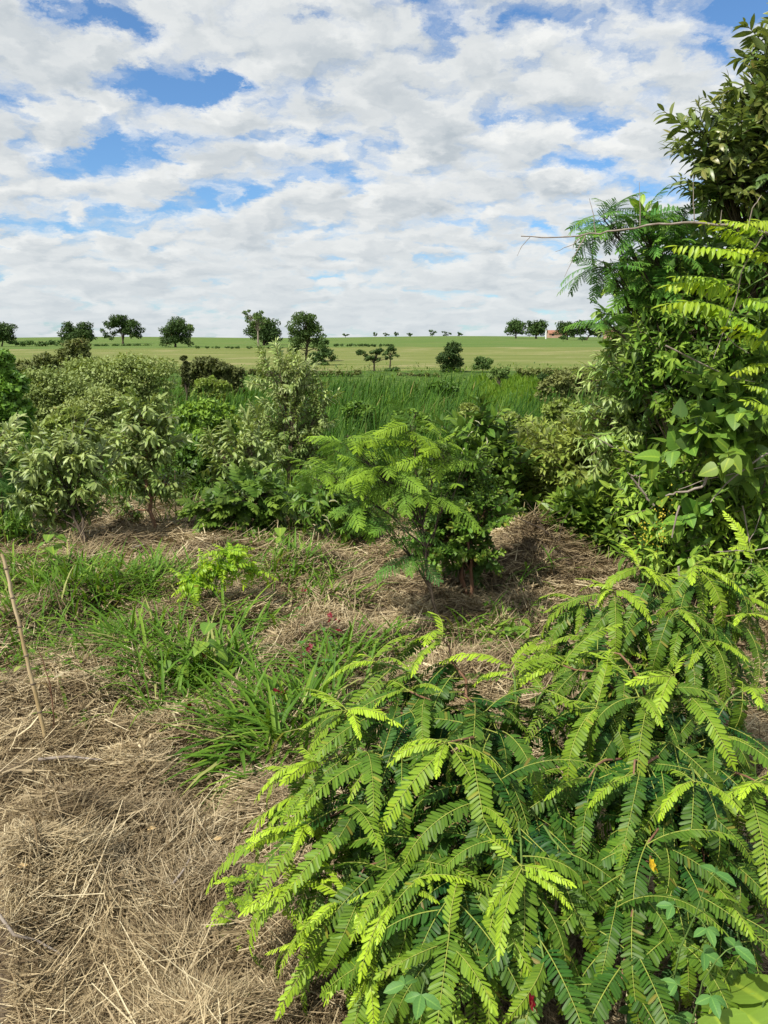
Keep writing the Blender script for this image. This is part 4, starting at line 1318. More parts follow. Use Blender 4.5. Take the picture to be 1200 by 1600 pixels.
# yellowish thicket and the high foliage on the right
GT = 'yellowish olive shrubs in front of the reeds on the right'
plant('olive_shrub', 'yellowish olive shrub right of the broad leaved sapling, leftmost of its thicket', 'shrub', onground_at(820, 830, 6.8), [
    LB(810, 730, 6.8, 40, 34), LB(850, 710, 6.8, 36, 30), LB(830, 770, 6.8, 44, 34)], 'olive', 150, 620, group=GT, young=(.1, .5), tr=.012)
plant('olive_shrub', 'yellowish olive shrub leaning against the high right hand foliage', 'shrub', onground_at(900, 830, 6.4), [
    LB(890, 715, 6.4, 40, 34), LB(930, 690, 6.4, 36, 34), LB(900, 760, 6.4, 44, 34), LB(950, 740, 6.4, 40, 40)], 'olive', 190, 621, group=GT, young=(.05, .45), tr=.012)
plant('glossy_bush', 'glossy light green bush at the foot of the high right hand foliage', 'bush', G(925, 885), [
    LB(905, 805, 5.8, 36, 34), LB(945, 790, 5.8, 38, 34), LB(930, 845, 5.8, 40, 30), LB(885, 840, 5.8, 24, 30), LB(970, 840, 5.8, 34, 36)], 'gloss', 210, 622, bark=M_stalk, tr=.010, young=(0, .4), bright=(.8, 1.2), stems=3)
plant('sage_tree', 'sage leaved tree forming the left face of the high right hand foliage', 'tree', onground_at(1020, 860, 5.7), [
    LB(985, 585, 5.5, 44, 50), LB(1010, 515, 5.5, 50, 46), LB(1050, 480, 5.5, 40, 40), LB(960, 660, 5.6, 34, 40), LB(1020, 650, 5.6, 56, 46), LB(1060, 580, 5.8, 50, 56), LB(990, 700, 5.6, 50, 30), LB(1080, 670, 5.7, 50, 44)], 'sage_s', 300, 623, bark=M_barkd, tr=.03,
    young=(0, .3), bright=(1.0, 1.6), scale=(.9, 1.4))
plant('dark_tree', 'tall dark broad leaved tree rising out of the top right corner', 'tree', onground_at(1260, 900, 5.2), [
    LB(1195, 125, 5.0, 36, 50), LB(1170, 200, 5.0, 60, 50), LB(1120, 230, 5.0, 60, 44), LB(1180, 290, 5.0, 70, 50), LB(1230, 190, 5.1, 70, 80), LB(1130, 290, 5.0, 50, 36), LB(1225, 80, 5.1, 36, 30)], 'dark', 290, 624, bark=M_barkd, tr=.026,
    young=(0, .25), bright=(1.3, 2.3), up=.45, scale=(.62, .95))
plant('mixed_tree', 'shaded inner tree of the high right hand foliage behind the lime shoots', 'tree', onground_at(1230, 900, 5.9), [
    LB(1130, 400, 5.7, 70, 60), LB(1040, 430, 5.75, 50, 50), LB(1030, 510, 5.75, 56, 46), LB(1180, 480, 5.7, 80, 70), LB(1090, 480, 5.8, 60, 60), LB(1180, 620, 5.6, 80, 80), LB(1100, 600, 5.8, 60, 70), LB(1190, 380, 5.6, 60, 60), LB(1130, 720, 5.6, 80, 60)], 'mid', 300, 625, bark=M_barkd, tr=.026,
    young=(0, .35), bright=(.9, 1.7), scale=(.9, 1.4))
plant('leafy_shrub', 'sunlit green shrub in the right hand foliage just below and left of the lime shoots', 'shrub', onground_at(1100, 880, 5.2), [
    LB(1040, 550, 5.1, 46, 50), LB(1090, 520, 5.1, 50, 40), LB(1100, 600, 5.0, 50, 44), LB(1150, 570, 5.0, 50, 40), LB(1060, 470, 5.2, 36, 36), LB(1020, 610, 5.1, 36, 40), LB(1190, 440, 4.9, 30, 60), LB(1195, 530, 4.9, 30, 40)], 'tangle', 290, 634, bark=M_bark, tr=.014,
    young=(0, .35), bright=(.8, 1.5), scale=(.7, 1.15))
plant('feathery_tree', 'feathery leaved tree reaching left from the high foliage over the field', 'tree', onground_at(1110, 880, 5.4), [
    LB(945, 345, 5.2, 34, 30), LB(1000, 345, 5.2, 50, 24), LB(945, 415, 5.2, 46, 18), LB(1040, 400, 5.3, 50, 50), LB(1060, 340, 5.3, 40, 30), LB(945, 500, 5.2, 26, 12), LB(1000, 450, 5.3, 40, 26)], 'feather', 150, 626, bark=M_barkd, tr=.018, flat=.5,
    young=(0, .2), bright=(1.1, 1.7), up=0.1, scale=(.6, 1.0), trunk_to=P(1080, 500, 5.4))
def lime_shoots():
    r = rngs(627)
    base = onground_at(1260, 950, 4.7)
    root = empty('lime_tree', base, 'yellow lime shoots of drooping paired leaflets hanging out on the right', 'tree')
    top = P(1250, 420, 4.7)
    mb = MB()
    tp = curve(base - np.array([0, 0, .05]), top, 0, 10, .04, 6)
    mb.tube(tp - base, np.linspace(.014, .008, 10), 7)
    link('trunk', mb.mesh('trunk', [M_bark]), root)
    L = [((1170, 400), (1075, 412)), ((1185, 385), (1100, 375)), ((1160, 455), (1062, 432)), ((1150, 490), (1055, 482)), ((1195, 520), (1092, 512)), ((1215, 545), (1130, 530)),
         ((1195, 365), (1150, 345)), ((1215, 410), (1145, 390)), ((1220, 480), (1150, 470)), ((1225, 650), (1172, 655)), ((1225, 625), (1178, 612)), ((1215, 570), (1160, 575)), ((1140, 440), (1070, 460)), ((1230, 350), (1175, 368))]
    for k, (a, c) in enumerate(L):
        D = 4.40 + r.uniform(-.12, .12)
        p0, p1 = P(*a, D), P(*c, D - r.uniform(.02, .12))
        t0 = tp[int(np.clip(7 + k % 3, 0, 9))] if a[1] < 560 else tp[5]
        mb = MB()
        mb.tube(curve(t0, p0, .06, 6, 0, k) - base, np.linspace(.007, .003, 6), 5)
        bo = link('branch', mb.mesh('branch', [M_stalk]), root)
        d = p1 - p0
        o = link('compound_leaf', LIB['limepin'][k % 4], bo, None, basis(p0 - base, d + np.array([0, 0, r.uniform(.1, .6) * np.linalg.norm(d)]), (r.normal(0, .35), r.normal(-.3, .3), 1), np.linalg.norm(d) / .33))
        o.color = (r.uniform(.1, .6), r.uniform(.85, 1.15), 0, 1)


lime_shoots()
plant('heart_leaf_vine', 'climbing vine of large heart shaped leaves on the right hand foliage', 'vine', onground_at(1200, 900, 4.75), [
    LB(1150, 640, 4.6, 56, 30), LB(1120, 680, 4.6, 50, 26), LB(1180, 680, 4.6, 50, 36), LB(1090, 640, 4.7, 30, 30), LB(1190, 590, 4.6, 40, 30), LB(1110, 780, 4.6, 30, 20)], 'heart', 42, 628, bark=M_stalk, tr=.010,
    young=(0, .4), bright=(.9, 1.5))
plant('tangled_shrub', 'tangled narrow leaved shrub at the base of the high right hand foliage', 'shrub', onground_at(1120, 900, 4.9), [
    LB(1060, 800, 4.9, 60, 44), LB(1120, 770, 4.9, 60, 40), LB(1180, 790, 4.8, 50, 50), LB(1050, 870, 4.8, 50, 36), LB(1130, 860, 4.8, 60, 44), LB(1190, 890, 4.6, 50, 50), LB(1010, 760, 5.1, 40, 40), LB(1030, 730, 5.2, 50, 30)], 'tangle', 300, 629, bark=M_bark, tr=.018, stems=3,
    young=(0, .5), bright=(1.0, 1.8), scale=(.85, 1.3))

# ------------------------------------------------------------------ dead wood
def dead_branch(name, label, paths, seed, mat=M_dead, cat='branch'):
    base = np.asarray(paths[0][0][0], float)
    root = empty(name, base, label, cat)
    for k, (pts, r0, r1) in enumerate(paths):
        pts = np.asarray(pts, float)
        # resample smoothly
        t = np.linspace(0, len(pts) - 1, len(pts) * 3)
        q = np.stack([np.interp(t, np.arange(len(pts)), pts[:, i]) for i in range(3)], -1)
        q[1:-1] += rngs(seed + k).normal(0, r0 * .35, q[1:-1].shape)
        mb = MB()
        mb.tube(q - base, np.linspace(r0, r1, len(q)), 6)
        link('limb' if k == 0 else 'side_twig', mb.mesh('limb' if k == 0 else 'side_twig', [mat]), root)
    return root


def PX(lst, D):
    return [P(a, b, D if len(c) == 0 else c[0]) for (a, b, *c) in lst]


D = 4.35
dead_branch('bare_branch', 'long bare grey branch stretching left across the sky from the right foliage', [
    (PX([(1235, 372), (1200, 366), (1150, 354), (1090, 347), (1030, 349), (970, 359), (930, 366), (870, 372), (814, 369)], D), .009, .0025),
    (PX([(931, 365), (927, 335), (921, 310)], D), .003, .001), (PX([(1000, 352), (1000, 318), (999, 285)], D), .003, .001), (PX([(1085, 347), (1083, 310), (1084, 275)], D), .003, .001),
    (PX([(1125, 350), (1128, 328)], D), .003, .0012), (PX([(1168, 357), (1176, 325), (1190, 305)], D), .004, .0015), (PX([(910, 369), (895, 382), (868, 393)], D), .003, .001),
    (PX([(915, 368), (900, 395), (882, 433)], D), .003, .001), (PX([(828, 371), (815, 385), (808, 400)], D), .002, .0008), (PX([(1192, 368), (1160, 420), (1150, 470), (1130, 520), (1115, 560)], D), .004, .0015),
    (PX([(1130, 520), (1150, 540), (1170, 552)], D), .003, .001)], 701)
dead_branch('bare_branch', 'forked grey dead branch poking out above the glossy bush', [
    (PX([(1022, 790), (1005, 770), (985, 742), (996, 744)], 4.75), .008, .004), (PX([(1010, 775), (998, 760), (1000, 742)], 4.75), .006, .003), (PX([(985, 742), (980, 738)], 4.75), .003, .002)], 702)
dead_branch('bare_branch', 'thin dry branch pointing left out of the sage leaved tree', [
    (PX([(1040, 735), (1000, 710), (960, 700), (925, 680)], 5.2), .006, .002), (PX([(960, 700), (945, 690), (930, 700)], 5.2), .003, .001)], 703)
dead_branch('bare_branch', 'tangle of long dry stems sweeping down through the right hand foliage', [
    (PX([(1230, 690), (1180, 720), (1130, 760), (1110, 785)], 4.45), .007, .003), (PX([(1230, 720), (1170, 735), (1100, 750), (1060, 765)], 4.45), .004, .002), (PX([(1105, 740), (1100, 760), (1060, 770), (1040, 775)], 4.45), .009, .005),
    (PX([(1160, 790), (1170, 840), (1175, 880), (1160, 900)], 4.45), .004, .002), (PX([(1170, 845), (1180, 830), (1190, 800)], 4.45), .003, .001), (PX([(1062, 790), (1055, 815), (1050, 840)], 4.45), .006, .004),
    (PX([(1060, 885), (1065, 930), (1068, 975), (1075, 1000)], 4.0), .006, .004), (PX([(1040, 540), (1100, 570), (1140, 590), (1180, 597)], 4.5), .005, .002), (PX([(1230, 850), (1180, 860), (1120, 862)], 4.3), .004, .002)], 704)
dead_branch('bare_branch', 'dark dead branch leaning over the straw mound', [
    (PX([(888, 868), (872, 848), (850, 828), (820, 812), (800, 806)], 5.45), .010, .003), (PX([(850, 828), (835, 800), (820, 780)], 5.45), .004, .001), (PX([(872, 848), (880, 815), (895, 790)], 5.45), .004, .001)], 705, M_barkd)


def cane(label, p0, p1, r0, nodes, name='cane_stake', mat=M_bamboo):
    p0, p1 = np.asarray(p0, float), np.asarray(p1, float)
    mb = MB()
    n = nodes * 4 + 1
    t = np.linspace(0, 1, n)
    rad = r0 * (1 - .25 * t)
    rad = rad * np.where(np.arange(n) % 4 == 2, 1.08, 1.0)
    pts = (p1 - p0) * t[:, None]
    pts += rngs(int(p0[0] * 100) + 500).normal(0, r0 * .15, pts.shape)
    mb.tube(pts, rad, 8)
    o = tag(link(name, mb.mesh(name, [mat]), None, p0), label, 'stake')
    if r0 > .0084 and nodes > 5:
        ax = unit(p1 - p0)
        for k in range(2, n - 1, 4):
            mb = MB()
            q = pts[k]
            mb.tube(np.array([q - ax * .004, q - ax * .001, q + ax * .001, q + ax * .004]), np.array([1.0, 1.28, 1.28, 1.0]) * rad[k], 8)
            link('node_ring', mb.mesh('node_ring', [M_bark]), o)
    return o


sb = G(76, 1166)
cane('tall jointed bamboo cane stake leaning left in the straw in front', sb - np.array([0, 0, .04]), P(4, 866, sb[1] + .12), .0086, 7)
for lab, a, bq, rr in [('thin cane stake beside the single reddish trunk', (275, 815), (273, 735), .009), ('thin cane stake behind the compound leaved shrub', (318, 775), (314, 712), .010),
                       ('pale cane stake standing right of the compound leaved shrub', (459, 805), (457, 765), .009), ('short cane stake beside the lime sapling', (384, 908), (380, 886), .008)]:
    q = G(*a)
    cane(lab, q - np.array([0, 0, .03]), P(bq[0], bq[1], q[1]), rr, 4)
q = G(84, 1150)
dead_branch('dry_weed', 'thin dry brown weed stem right beside the tall cane stake', [
    ([q - np.array([0, 0, .02]), P(84, 1110, q[1]), P(78, 1070, q[1]), P(66, 1030, q[1]), P(58, 1010, q[1])], .004, .0015), ([P(80, 1085, q[1]), P(70, 1060, q[1] - .05)], .002, .001)], 711, M_redbark, 'weed')

# ------------------------------------------------------------------ the front shrub
def mesh_arrays(me):
    n, p = len(me.vertices), len(me.polygons)
    co = np.empty(n * 3, np.float32)
    me.vertices.foreach_get('co', co)
    q = np.empty(p * 4, np.int32)
    me.loops.foreach_get('vertex_index', q)
    mi = np.empty(p, np.int32)
    me.polygons.foreach_get('material_index', mi)
    out = [co.reshape(-1, 3).astype(float), q.reshape(-1, 4), mi]
    for nm in ('tint', 'age', 'rib', 'along'):
        a = np.empty(n, np.float32)
        me.attributes[nm].data.foreach_get('value', a)
        out.append(a)
    return out


def frond_shrub(name, label, base, tips, seed, per=9, along=3, group=None, tr=.012, inner=False):
    r = rngs(seed)
    imb = MB()
    base = np.asarray(base, float)
    root = empty(name, base, label, 'shrub', group)
    mb = MB()
    hub = base + np.array([0.0, 0.02, .22])
    mb.tube(np.array([base - [0, 0, .06], base + [.005, 0, .1], hub]) - base, (tr * 1.4, tr * 1.2, tr), 8)
    link('trunk', mb.mesh('trunk', [M_barkd]), root)
    for k, (px, py, D, yng) in enumerate(tips):
        tip = P(px, py, D)
        L = np.linalg.norm(tip - hub)
        br = curve(hub, tip, .20, 10, r.uniform(-.08, .08), seed * 3 + k)
        mb = MB()
        mb.tube(br - base, np.linspace(tr * .62, tr * .18, 10), 6)
        so = link('stem', mb.mesh('stem', [M_stalk if k % 2 else M_redbark]), root)
        bd = unit(br[-1] - br[-3])
        hd = unit(np.array([tip[0] - hub[0], tip[1] - hub[1], 0.0]) + 1e-4)
        a0 = r.uniform(0, 2 * np.pi)
        n = per + int(r.integers(-1, 2))
        for j in range(n):
            az = a0 + j * 2.4
            outv = np.array([math.cos(az), math.sin(az), 0])
            # leaves spread round the shoot, most of them thrown outwards
            d = unit(outv * .95 + hd * .85 + np.array([0, 0, r.uniform(-.55, .35)]))
            s = r.uniform(.75, 1.12)
            pos = br[-1] - bd * (.018 * (n - 1 - j)) * 1.3
            m = LIB['frond'][int(r.integers(16))]
            o = link('frond', m, so, None, basis(pos - base, d, np.array([0, 0, 1.0]) + r.normal(0, .22, 3), s))
            o.color = (float(np.clip(abs(r.normal(0, .09)) + yng * .5 * (j / n) ** 2.5, 0, 1)), r.uniform(.8, 1.15), 0, 1)
        for j in range(5 if yng > .5 else 3 if yng > .25 else 1):
            az = a0 + j * 2.2 + .7
            d = unit(np.array([math.cos(az), math.sin(az), 0]) * .7 + hd * .5 + np.array([0, 0, r.uniform(.0, .5)]))
            o = link('young_frond', LIB['young'][int(r.integers(4))], so, None, basis(br[-1] + bd * .004 * j - base, d, np.array([0, 0, 1.0]) + r.normal(0, .3, 3), r.uniform(.65, 1.15)))
            o.color = (float(np.clip(.25 + .5 * yng + r.normal(0, .14), 0, 1)), r.uniform(.95, 1.15), 0, 1)
        for j in range(along):
            q = br[int(np.clip(4 + j * 5 / max(along, 1), 3, 8))]
            az = a0 + j * 2.6 + 1.1
            d = unit(np.array([math.cos(az), math.sin(az), 0]) * .8 + hd * .6 + np.array([0, 0, r.uniform(-.9, .1)]))
            fm = LIB['frond'][int(r.integers(16))]
            Mx = basis(q - base, d, np.array([0, 0, 1.0]) + r.normal(0, .2, 3), r.uniform(.7, 1.05))
            if inner:                       # too many to pick apart singly: the old leaves deep inside, one mass
                co, qq, mi, ti, ag, rb, ln = mesh_arrays(fm)
                Ma = np.array(Mx)
                imb.add(co @ Ma[:3, :3].T + Ma[:3, 3], qq, 0, ti, ag, rb, ln)
                imb.mi[-1] = mi
                continue
            o = link('frond', fm, so, None, Mx)
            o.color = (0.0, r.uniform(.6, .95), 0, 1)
    if inner:
        o = link('inner_fronds', imb.mesh('inner_fronds', [M_frond, M_rachis]), root)
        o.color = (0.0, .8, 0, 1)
        o['kind'] = 'stuff'
    return root


FB = onground(835, 1.95)
frond_shrub('front_shrub', 'big bright shrub of arching fern like fronds at the bottom, beside the straw', FB, [
    (692, 1000, 2.15, .7), (590, 1035, 2.1, .7), (640, 1080, 2.0, .3), (800, 1050, 2.05, .8), (545, 1110, 1.95, .7), (500, 1190, 1.85, .9), (700, 1160, 1.75, .9), (600, 1180, 1.85, .3),
    (475, 1290, 1.75, .9), (625, 1390, 1.55, .8), (545, 1400, 1.6, 1.0), (815, 1350, 1.5, .9), (745, 1260, 1.65, .2), (880, 1330, 1.6, .1), (700, 1470, 1.40, .3), (850, 1500, 1.36, .2),
    (560, 1280, 1.75, .2), (580, 1500, 1.52, .6), (660, 1330, 1.62, .2), (760, 1110, 1.95, .1), (840, 1210, 1.8, .0), (760, 1410, 1.5, .1), (650, 1530, 1.42, .3), (850, 1080, 2.0, .5), (720, 1080, 2.05, .1), (492, 1240, 1.85, .9), (495, 1370, 1.72, .8), (520, 1470, 1.6, .7)], 801, per=10, along=4, inner=True)
FB3 = onground(1130, 1.98)
frond_shrub('right_frond_shrub', 'bright fern fronded shrub cut by the right edge, beside the biggest one', FB3, [
    (880, 1040, 2.1, .6), (935, 1105, 1.9, .3), (1000, 1090, 1.9, .3), (1055, 1060, 2.0, .8), (990, 1210, 1.7, .1), (1085, 1220, 1.7, .5), (1180, 1220, 1.75, 1.0), (1160, 1080, 2.05, .5), (920, 1215, 1.75, .1),
    (960, 1420, 1.5, .2), (1100, 1370, 1.6, .3), (1190, 1360, 1.7, .2), (1010, 1320, 1.6, .1), (1130, 1150, 1.9, .2), (1060, 1470, 1.45, .1), (1040, 1160, 1.85, .1), (960, 1020, 2.1, .2), (1160, 1490, 1.5, .2), (970, 1540, 1.36, .1)], 803, per=10, along=4)
FB2 = onground(1010, 2.75)
frond_shrub('back_frond_shrub', 'second fern fronded shrub rising just behind the big one, right', FB2, [
    (905, 940, 2.7, .5), (935, 1000, 2.6, .3), (985, 965, 2.65, .3), (1085, 885, 2.6, .7), (1140, 930, 2.65, .6), (1000, 890, 2.7, .6), (1060, 950, 2.5, .5), (1180, 880, 2.6, .7), (960, 925, 2.65, .6), (1110, 1000, 2.45, .4), (1160, 960, 2.5, .5), (1030, 905, 2.75, .6), (1195, 1010, 2.6, .3), (870, 1010, 2.7, .5), (1010, 1040, 2.5, .2), (1120, 1050, 2.5, .2)], 802, per=8, along=2, tr=.010)

# ------------------------------------------------------------------ small plants
def weed(name, label, base, stems, leafer, cat='weed', mat=M_stalk):
    base = np.asarray(base, float)
    root = empty(name, base, label, cat)
    for pts, r0 in stems:
        pts = np.asarray(pts, float)
        mb = MB()
        mb.tube(pts - base, np.linspace(r0, r0 * .4, len(pts)), 5)
        link('stem', mb.mesh('stem', [mat]), root)
    leafer(root, base)
    return root


def single_leaf(mat, L, Wd, shape=ELL, curl=.4, fold=.2, seed=0, name='leaf'):
    mb = MB()
    mb.blades(np.zeros((1, 3)), np.array([0, 1.0, 0]), (0, 0, 1), L, Wd, curl, fold, shape[0], shape[1], 0, rngs(seed).uniform(.3, .8), .2)
    return mb.mesh(name, [mat])


LEAF_HEART = [single_leaf(M_mid, .085, .07, HEA, .5, .15, i) for i in range(3)]
LEAF_CLOVER = [single_leaf(M_blue, .037, .019, ELL, .3 + .3 * i, .35, i) for i in range(3)]
LEAF_BIG = [single_leaf(M_gloss, .15, .12, HEA, .4, .15, i) for i in range(2)]


def put(root, base, mesh, pos, d, up, s, name='leaf', col=(0.1, 1.1)):
    o = link(name, mesh, root, None, basis(np.asarray(pos) - base, np.asarray(d, float), np.asarray(up, float), s))
    o.color = (col[0], col[1], 0, 1)
    return o


# lime sapling
q = G(330, 945)
plant('lime_sapling', 'small sapling with drooping lime green leaflets in the middle of the grass', 'sapling', q, [
    LB(300, 905, q[1] - .1, 26, 14), LB(345, 880, q[1], 34, 14), LB(355, 858, q[1], 24, 10), LB(395, 885, q[1] + .1, 24, 10), LB(320, 890, q[1], 26, 12)], 'lime_s', 84, 630, bark=M_stalk, tr=.006,
    young=(0, .3), bright=(.9, 1.2), up=.15, scale=(.8, 1.2))


def heart_weed(label, px, py, top, n, seed, tip_y):
    base = G(px, py)
    r = rngs(seed)
    st = [([base - [0, 0, .02], base + [r.normal(0, .02), 0, top * .5], base + [r.normal(0, .05), 0, top]], .003) for _ in range(2)]

    def lf(root, b):
        for j in range(n):
            s = st[j % 2][0]
            t = r.uniform(.15, 1)
            p = np.asarray(s[0]) + (np.asarray(s[2]) - np.asarray(s[0])) * t
            az = j * 2.4
            d = np.array([math.cos(az), math.sin(az), r.uniform(-.3, .2)])
            # petiole
            e = p + d * .05
            mb = MB()
            mb.tube(np.array([p, (p + e) / 2 + [0, 0, .01], e]) - b, .0012, 4)
            lo = put(root, b, LEAF_HEART[j % 3], e, d + np.array([0, 0, -.25]), (0, 0, 1), r.uniform(.7, 1.25), col=(r.uniform(.1, .5), 1.2))
            link('petiole', mb.mesh('petiole', [M_stalk]), root)
    weed('heart_leaf_weed', label, base, st, lf)


heart_weed('upright weed with pale heart shaped leaves among the sprawling grass', 320, 1080, .42, 16, 901, 0)
heart_weed('small heart leaved weed crouching left of the upright one', 262, 1070, .20, 10, 902, 0)
heart_weed('leafy weed stalk standing in the grass strip at far left', 82, 905, .34, 14, 903, 0)
heart_weed('little broad leaved weed right of the lime sapling', 440, 875, .26, 8, 904, 0)
heart_weed('low broad leaved weed behind the front shrub right of the bent trunk', 800, 1000, .16, 12, 905, 0)


# trifoliate clover vines
def clover(label, base, top, nodes, seed, lean):
    r = rngs(seed)
    top = np.asarray(top, float)
    path = curve(base, top, .02, 8, .04, seed)
    root = empty('clover_vine', base, label, 'vine')
    mb = MB()
    mb.tube(path - base, np.linspace(.0028, .0014, 8), 5)
    link('stem', mb.mesh('stem', [M_stalk]), root)
    for j in range(nodes):
        p = path[int(round(1 + (j + .5) * 6.4 / nodes))]
        az = j * 2.5 + seed
        d = unit(np.array([math.cos(az), math.sin(az) - .5, .25]))
        e = p + d * .045
        mb = MB()
        mb.tube(np.array([p, (p + e) / 2 + [0, 0, .006], e]) - base, .0011, 4)
        link('petiole', mb.mesh('petiole', [M_stalk]), root)
        for k in (-1.25, 0, 1.25):
            ca, sa = math.cos(k), math.sin(k)
            dd = np.array([d[0] * ca - d[1] * sa, d[0] * sa + d[1] * ca, -.12])
            put(root, base, LEAF_CLOVER[(j + int(k)) % 3], e, dd, np.array([0, -.5, 1.0]) + r.normal(0, .15, 3), r.uniform(.85, 1.2), 'leaflet', (r.uniform(0, .3), 1.05))


clover('grey green clover like vine climbing at the bottom right corner', onground(1085, 1.45), P(1100, 1390, 1.36), 9, 911, 0)
clover('second grey green clover vine close by the broad leaf in the corner', onground(1130, 1.40), P(1120, 1500, 1.28), 6, 912, 0)
clover('short grey green clover sprig at the bottom middle in front of the fronds', onground(660, 1.32), P(665, 1530, 1.20), 7, 913, 0)
for (lab, px, py, D, n, sd) in [('pale broad leaf plant cut by the bottom right corner', 1170, 1590, 1.3, 4, 921), ('large pale leaves at the right edge below the second fronded shrub', 1205, 1215, 2.0, 5, 922)]:
    t = P(px, py, D)
    base = np.array([t[0] + .03, t[1] + .06, float(gh(t[0] + .03, t[1] + .06))])
    root = empty('broad_leaf_weed', base, lab, 'weed')
    r = rngs(sd)
    for j in range(n):
        az = r.uniform(0, 6.28)
        p = t + np.array([r.normal(0, .05), r.normal(0, .03), r.normal(0, .04)])
        mb = MB()
        mb.tube(np.array([base, (base + p) / 2 + [0, 0, .03], p]) - base, .0022, 5)
        link('stem', mb.mesh('stem', [M_stalk]), root)
        put(root, base, LEAF_BIG[j % 2], p, (math.cos(az), math.sin(az) - .6, -.1), (0, -.3, 1), r.uniform(.7, 1.0), col=(.35, 1.1))

# seedlings in the straw in front
def seedling(label, px, py, tops, seed, sc=1.0, n=6):
    base = G(px, py)
    root = empty('seedling', base, label, 'seedling')
    r = rngs(seed)
    for i, (tx, ty) in enumerate(tops):
        t = P(tx, ty, base[1] + .03)
        pa = curve(base - np.array([0, 0, .02]), t, .02, 6, .03, seed + i)
        mb = MB()
        mb.tube(pa - base, np.linspace(.0022, .001, 6), 5)
        link('stem', mb.mesh('stem', [M_stalk]), root)
        for j in range(n):
            p = pa[int(np.clip(2 + j * 4 / n, 2, 5))]
            az = j * 2.4 + i
            o = link('compound_leaf', LIB['seed'][j % 3], root, None, basis(p - base, (math.cos(az), math.sin(az), .35), (0, 0, 1), sc * r.uniform(.7, 1.1)))
            o.color = (r.uniform(.35, .6), 1.1, 0, 1)


seedling('small light green seedling on bare straw left of the front shrub', 392, 1462, [(378, 1350), (352, 1385), (395, 1400), (372, 1440)], 931)
seedling('tiny sprout on the straw at the bottom near the front shrub', 372, 1588, [(372, 1568), (380, 1575)], 932, .4, 4)
seedling('scrap of green seedling at the left edge of the straw', 2, 1412, [(2, 1400)], 933, .45, 5)


# dark red flowers
def flower_mesh(seed):
    r = rngs(seed)
    mb = MB()
    n = 5
    az = np.arange(n) * 2 * np.pi / n + r.uniform(0, 1)
    d = np.stack([np.cos(az), np.sin(az), np.full(n, .5)], -1)
    mb.blades(np.zeros((n, 3)), d, (0, 0, 1), .017 * r.uniform(.8, 1.2, n), .015, .8, .3, ELL[0], ELL[1], 0, r.random(n))
    return mb.mesh('flower', [M_red])


FLW = [flower_mesh(i) for i in range(3)]


def flower_weed(label, foot, tops, seed):
    base = G(*foot)
    root = empty('red_flower_weed', base, label, 'flower')
    r = rngs(seed)
    for i, (tx, ty, *fl) in enumerate(tops):
        t = P(tx, ty, base[1])
        t[2] = max(t[2], float(gh(t[0], t[1])) + .06)
        pa = curve(base - np.array([0, 0, .02]), t, 0, 7, r.uniform(-.08, .08), seed + i)
        mb = MB()
        mb.tube(pa - base, np.linspace(.0024, .001, 7), 5)
        link('stem', mb.mesh('stem', [M_stalk if i % 2 else M_redbark]), root)
        for k in range(3):
            o = link('flower', FLW[k], root, None, basis(t + np.array([r.normal(0, .008), r.normal(0, .008), r.normal(0, .012)]) - base, r.normal(0, 1, 3), r.normal(0, 1, 3), r.uniform(.65, .95)))
            o.color = (0, 1, 0, 1)
        for j in range(5):
            az = j * 2.4
            p = pa[1 + j % 5]
            for kk in (-1, 0, 1):
                put(root, base, LEAF_CLOVER[j % 3], p + .012 * np.array([math.cos(az), math.sin(az), .3]), (math.cos(az + kk), math.sin(az + kk), .1), (0, 0, 1), .62, 'leaflet', (.1, 1.0))


flower_weed('thin weed with dark red flowers rising left of the upright grass', (470, 1075), [(473, 922), (484, 1012), (463, 1040)], 941)
flower_weed('thin weed with a cluster of dark red flowers leaning right', (500, 1085), [(516, 966), (526, 975), (505, 1060)], 942)
flower_weed('low dark red flowers in the big arching grass tuft', (445, 1140), [(440, 1085), (434, 1080)], 943)
flower_weed('single low dark red flower at the edge of the sprawling grass', (310, 1130), [(300, 1104)], 944)
flower_weed('small dark red flower beside the heart leaved weed', (318, 1075), [(316, 1028)], 945)
# red flowers low in the front shrub, yellow flower sprigs
for lab, px, py, D, mat, nm in [('dark red flower hidden low in the front shrub', 832, 1568, 1.25, M_red, 'red_flower_weed'), ('dark red bud behind the clover vine', 1080, 1492, 1.42, M_red, 'red_flower_weed'),
                                ('tiny yellow flower hanging in the front shrub', 1020, 1352, 1.5, M_yel, 'yellow_flower_weed')]:
    t = P(px, py, D)
    base = np.array([t[0], t[1] + .1, float(gh(t[0], t[1] + .1))])
    root = empty(nm, base, lab, 'flower')
    mb = MB()
    mb.tube(np.array([base, (base + t) / 2 + [0, .02, .03], t]) - base, (.002, .0016, .001), 5)
    link('stem', mb.mesh('stem', [M_stalk]), root)
    for k in range(3):
        me = FLW[k]
        if mat is M_yel:
            me = FLW[k].copy()
            me.materials[0] = M_yel
        o = link('flower', me, root, None, basis(t + rngs(k).normal(0, .005, 3) - base, rngs(k).normal(0, 1, 3), rngs(k + 9).normal(0, 1, 3), .8))
        o.color = (0, 1, 0, 1)


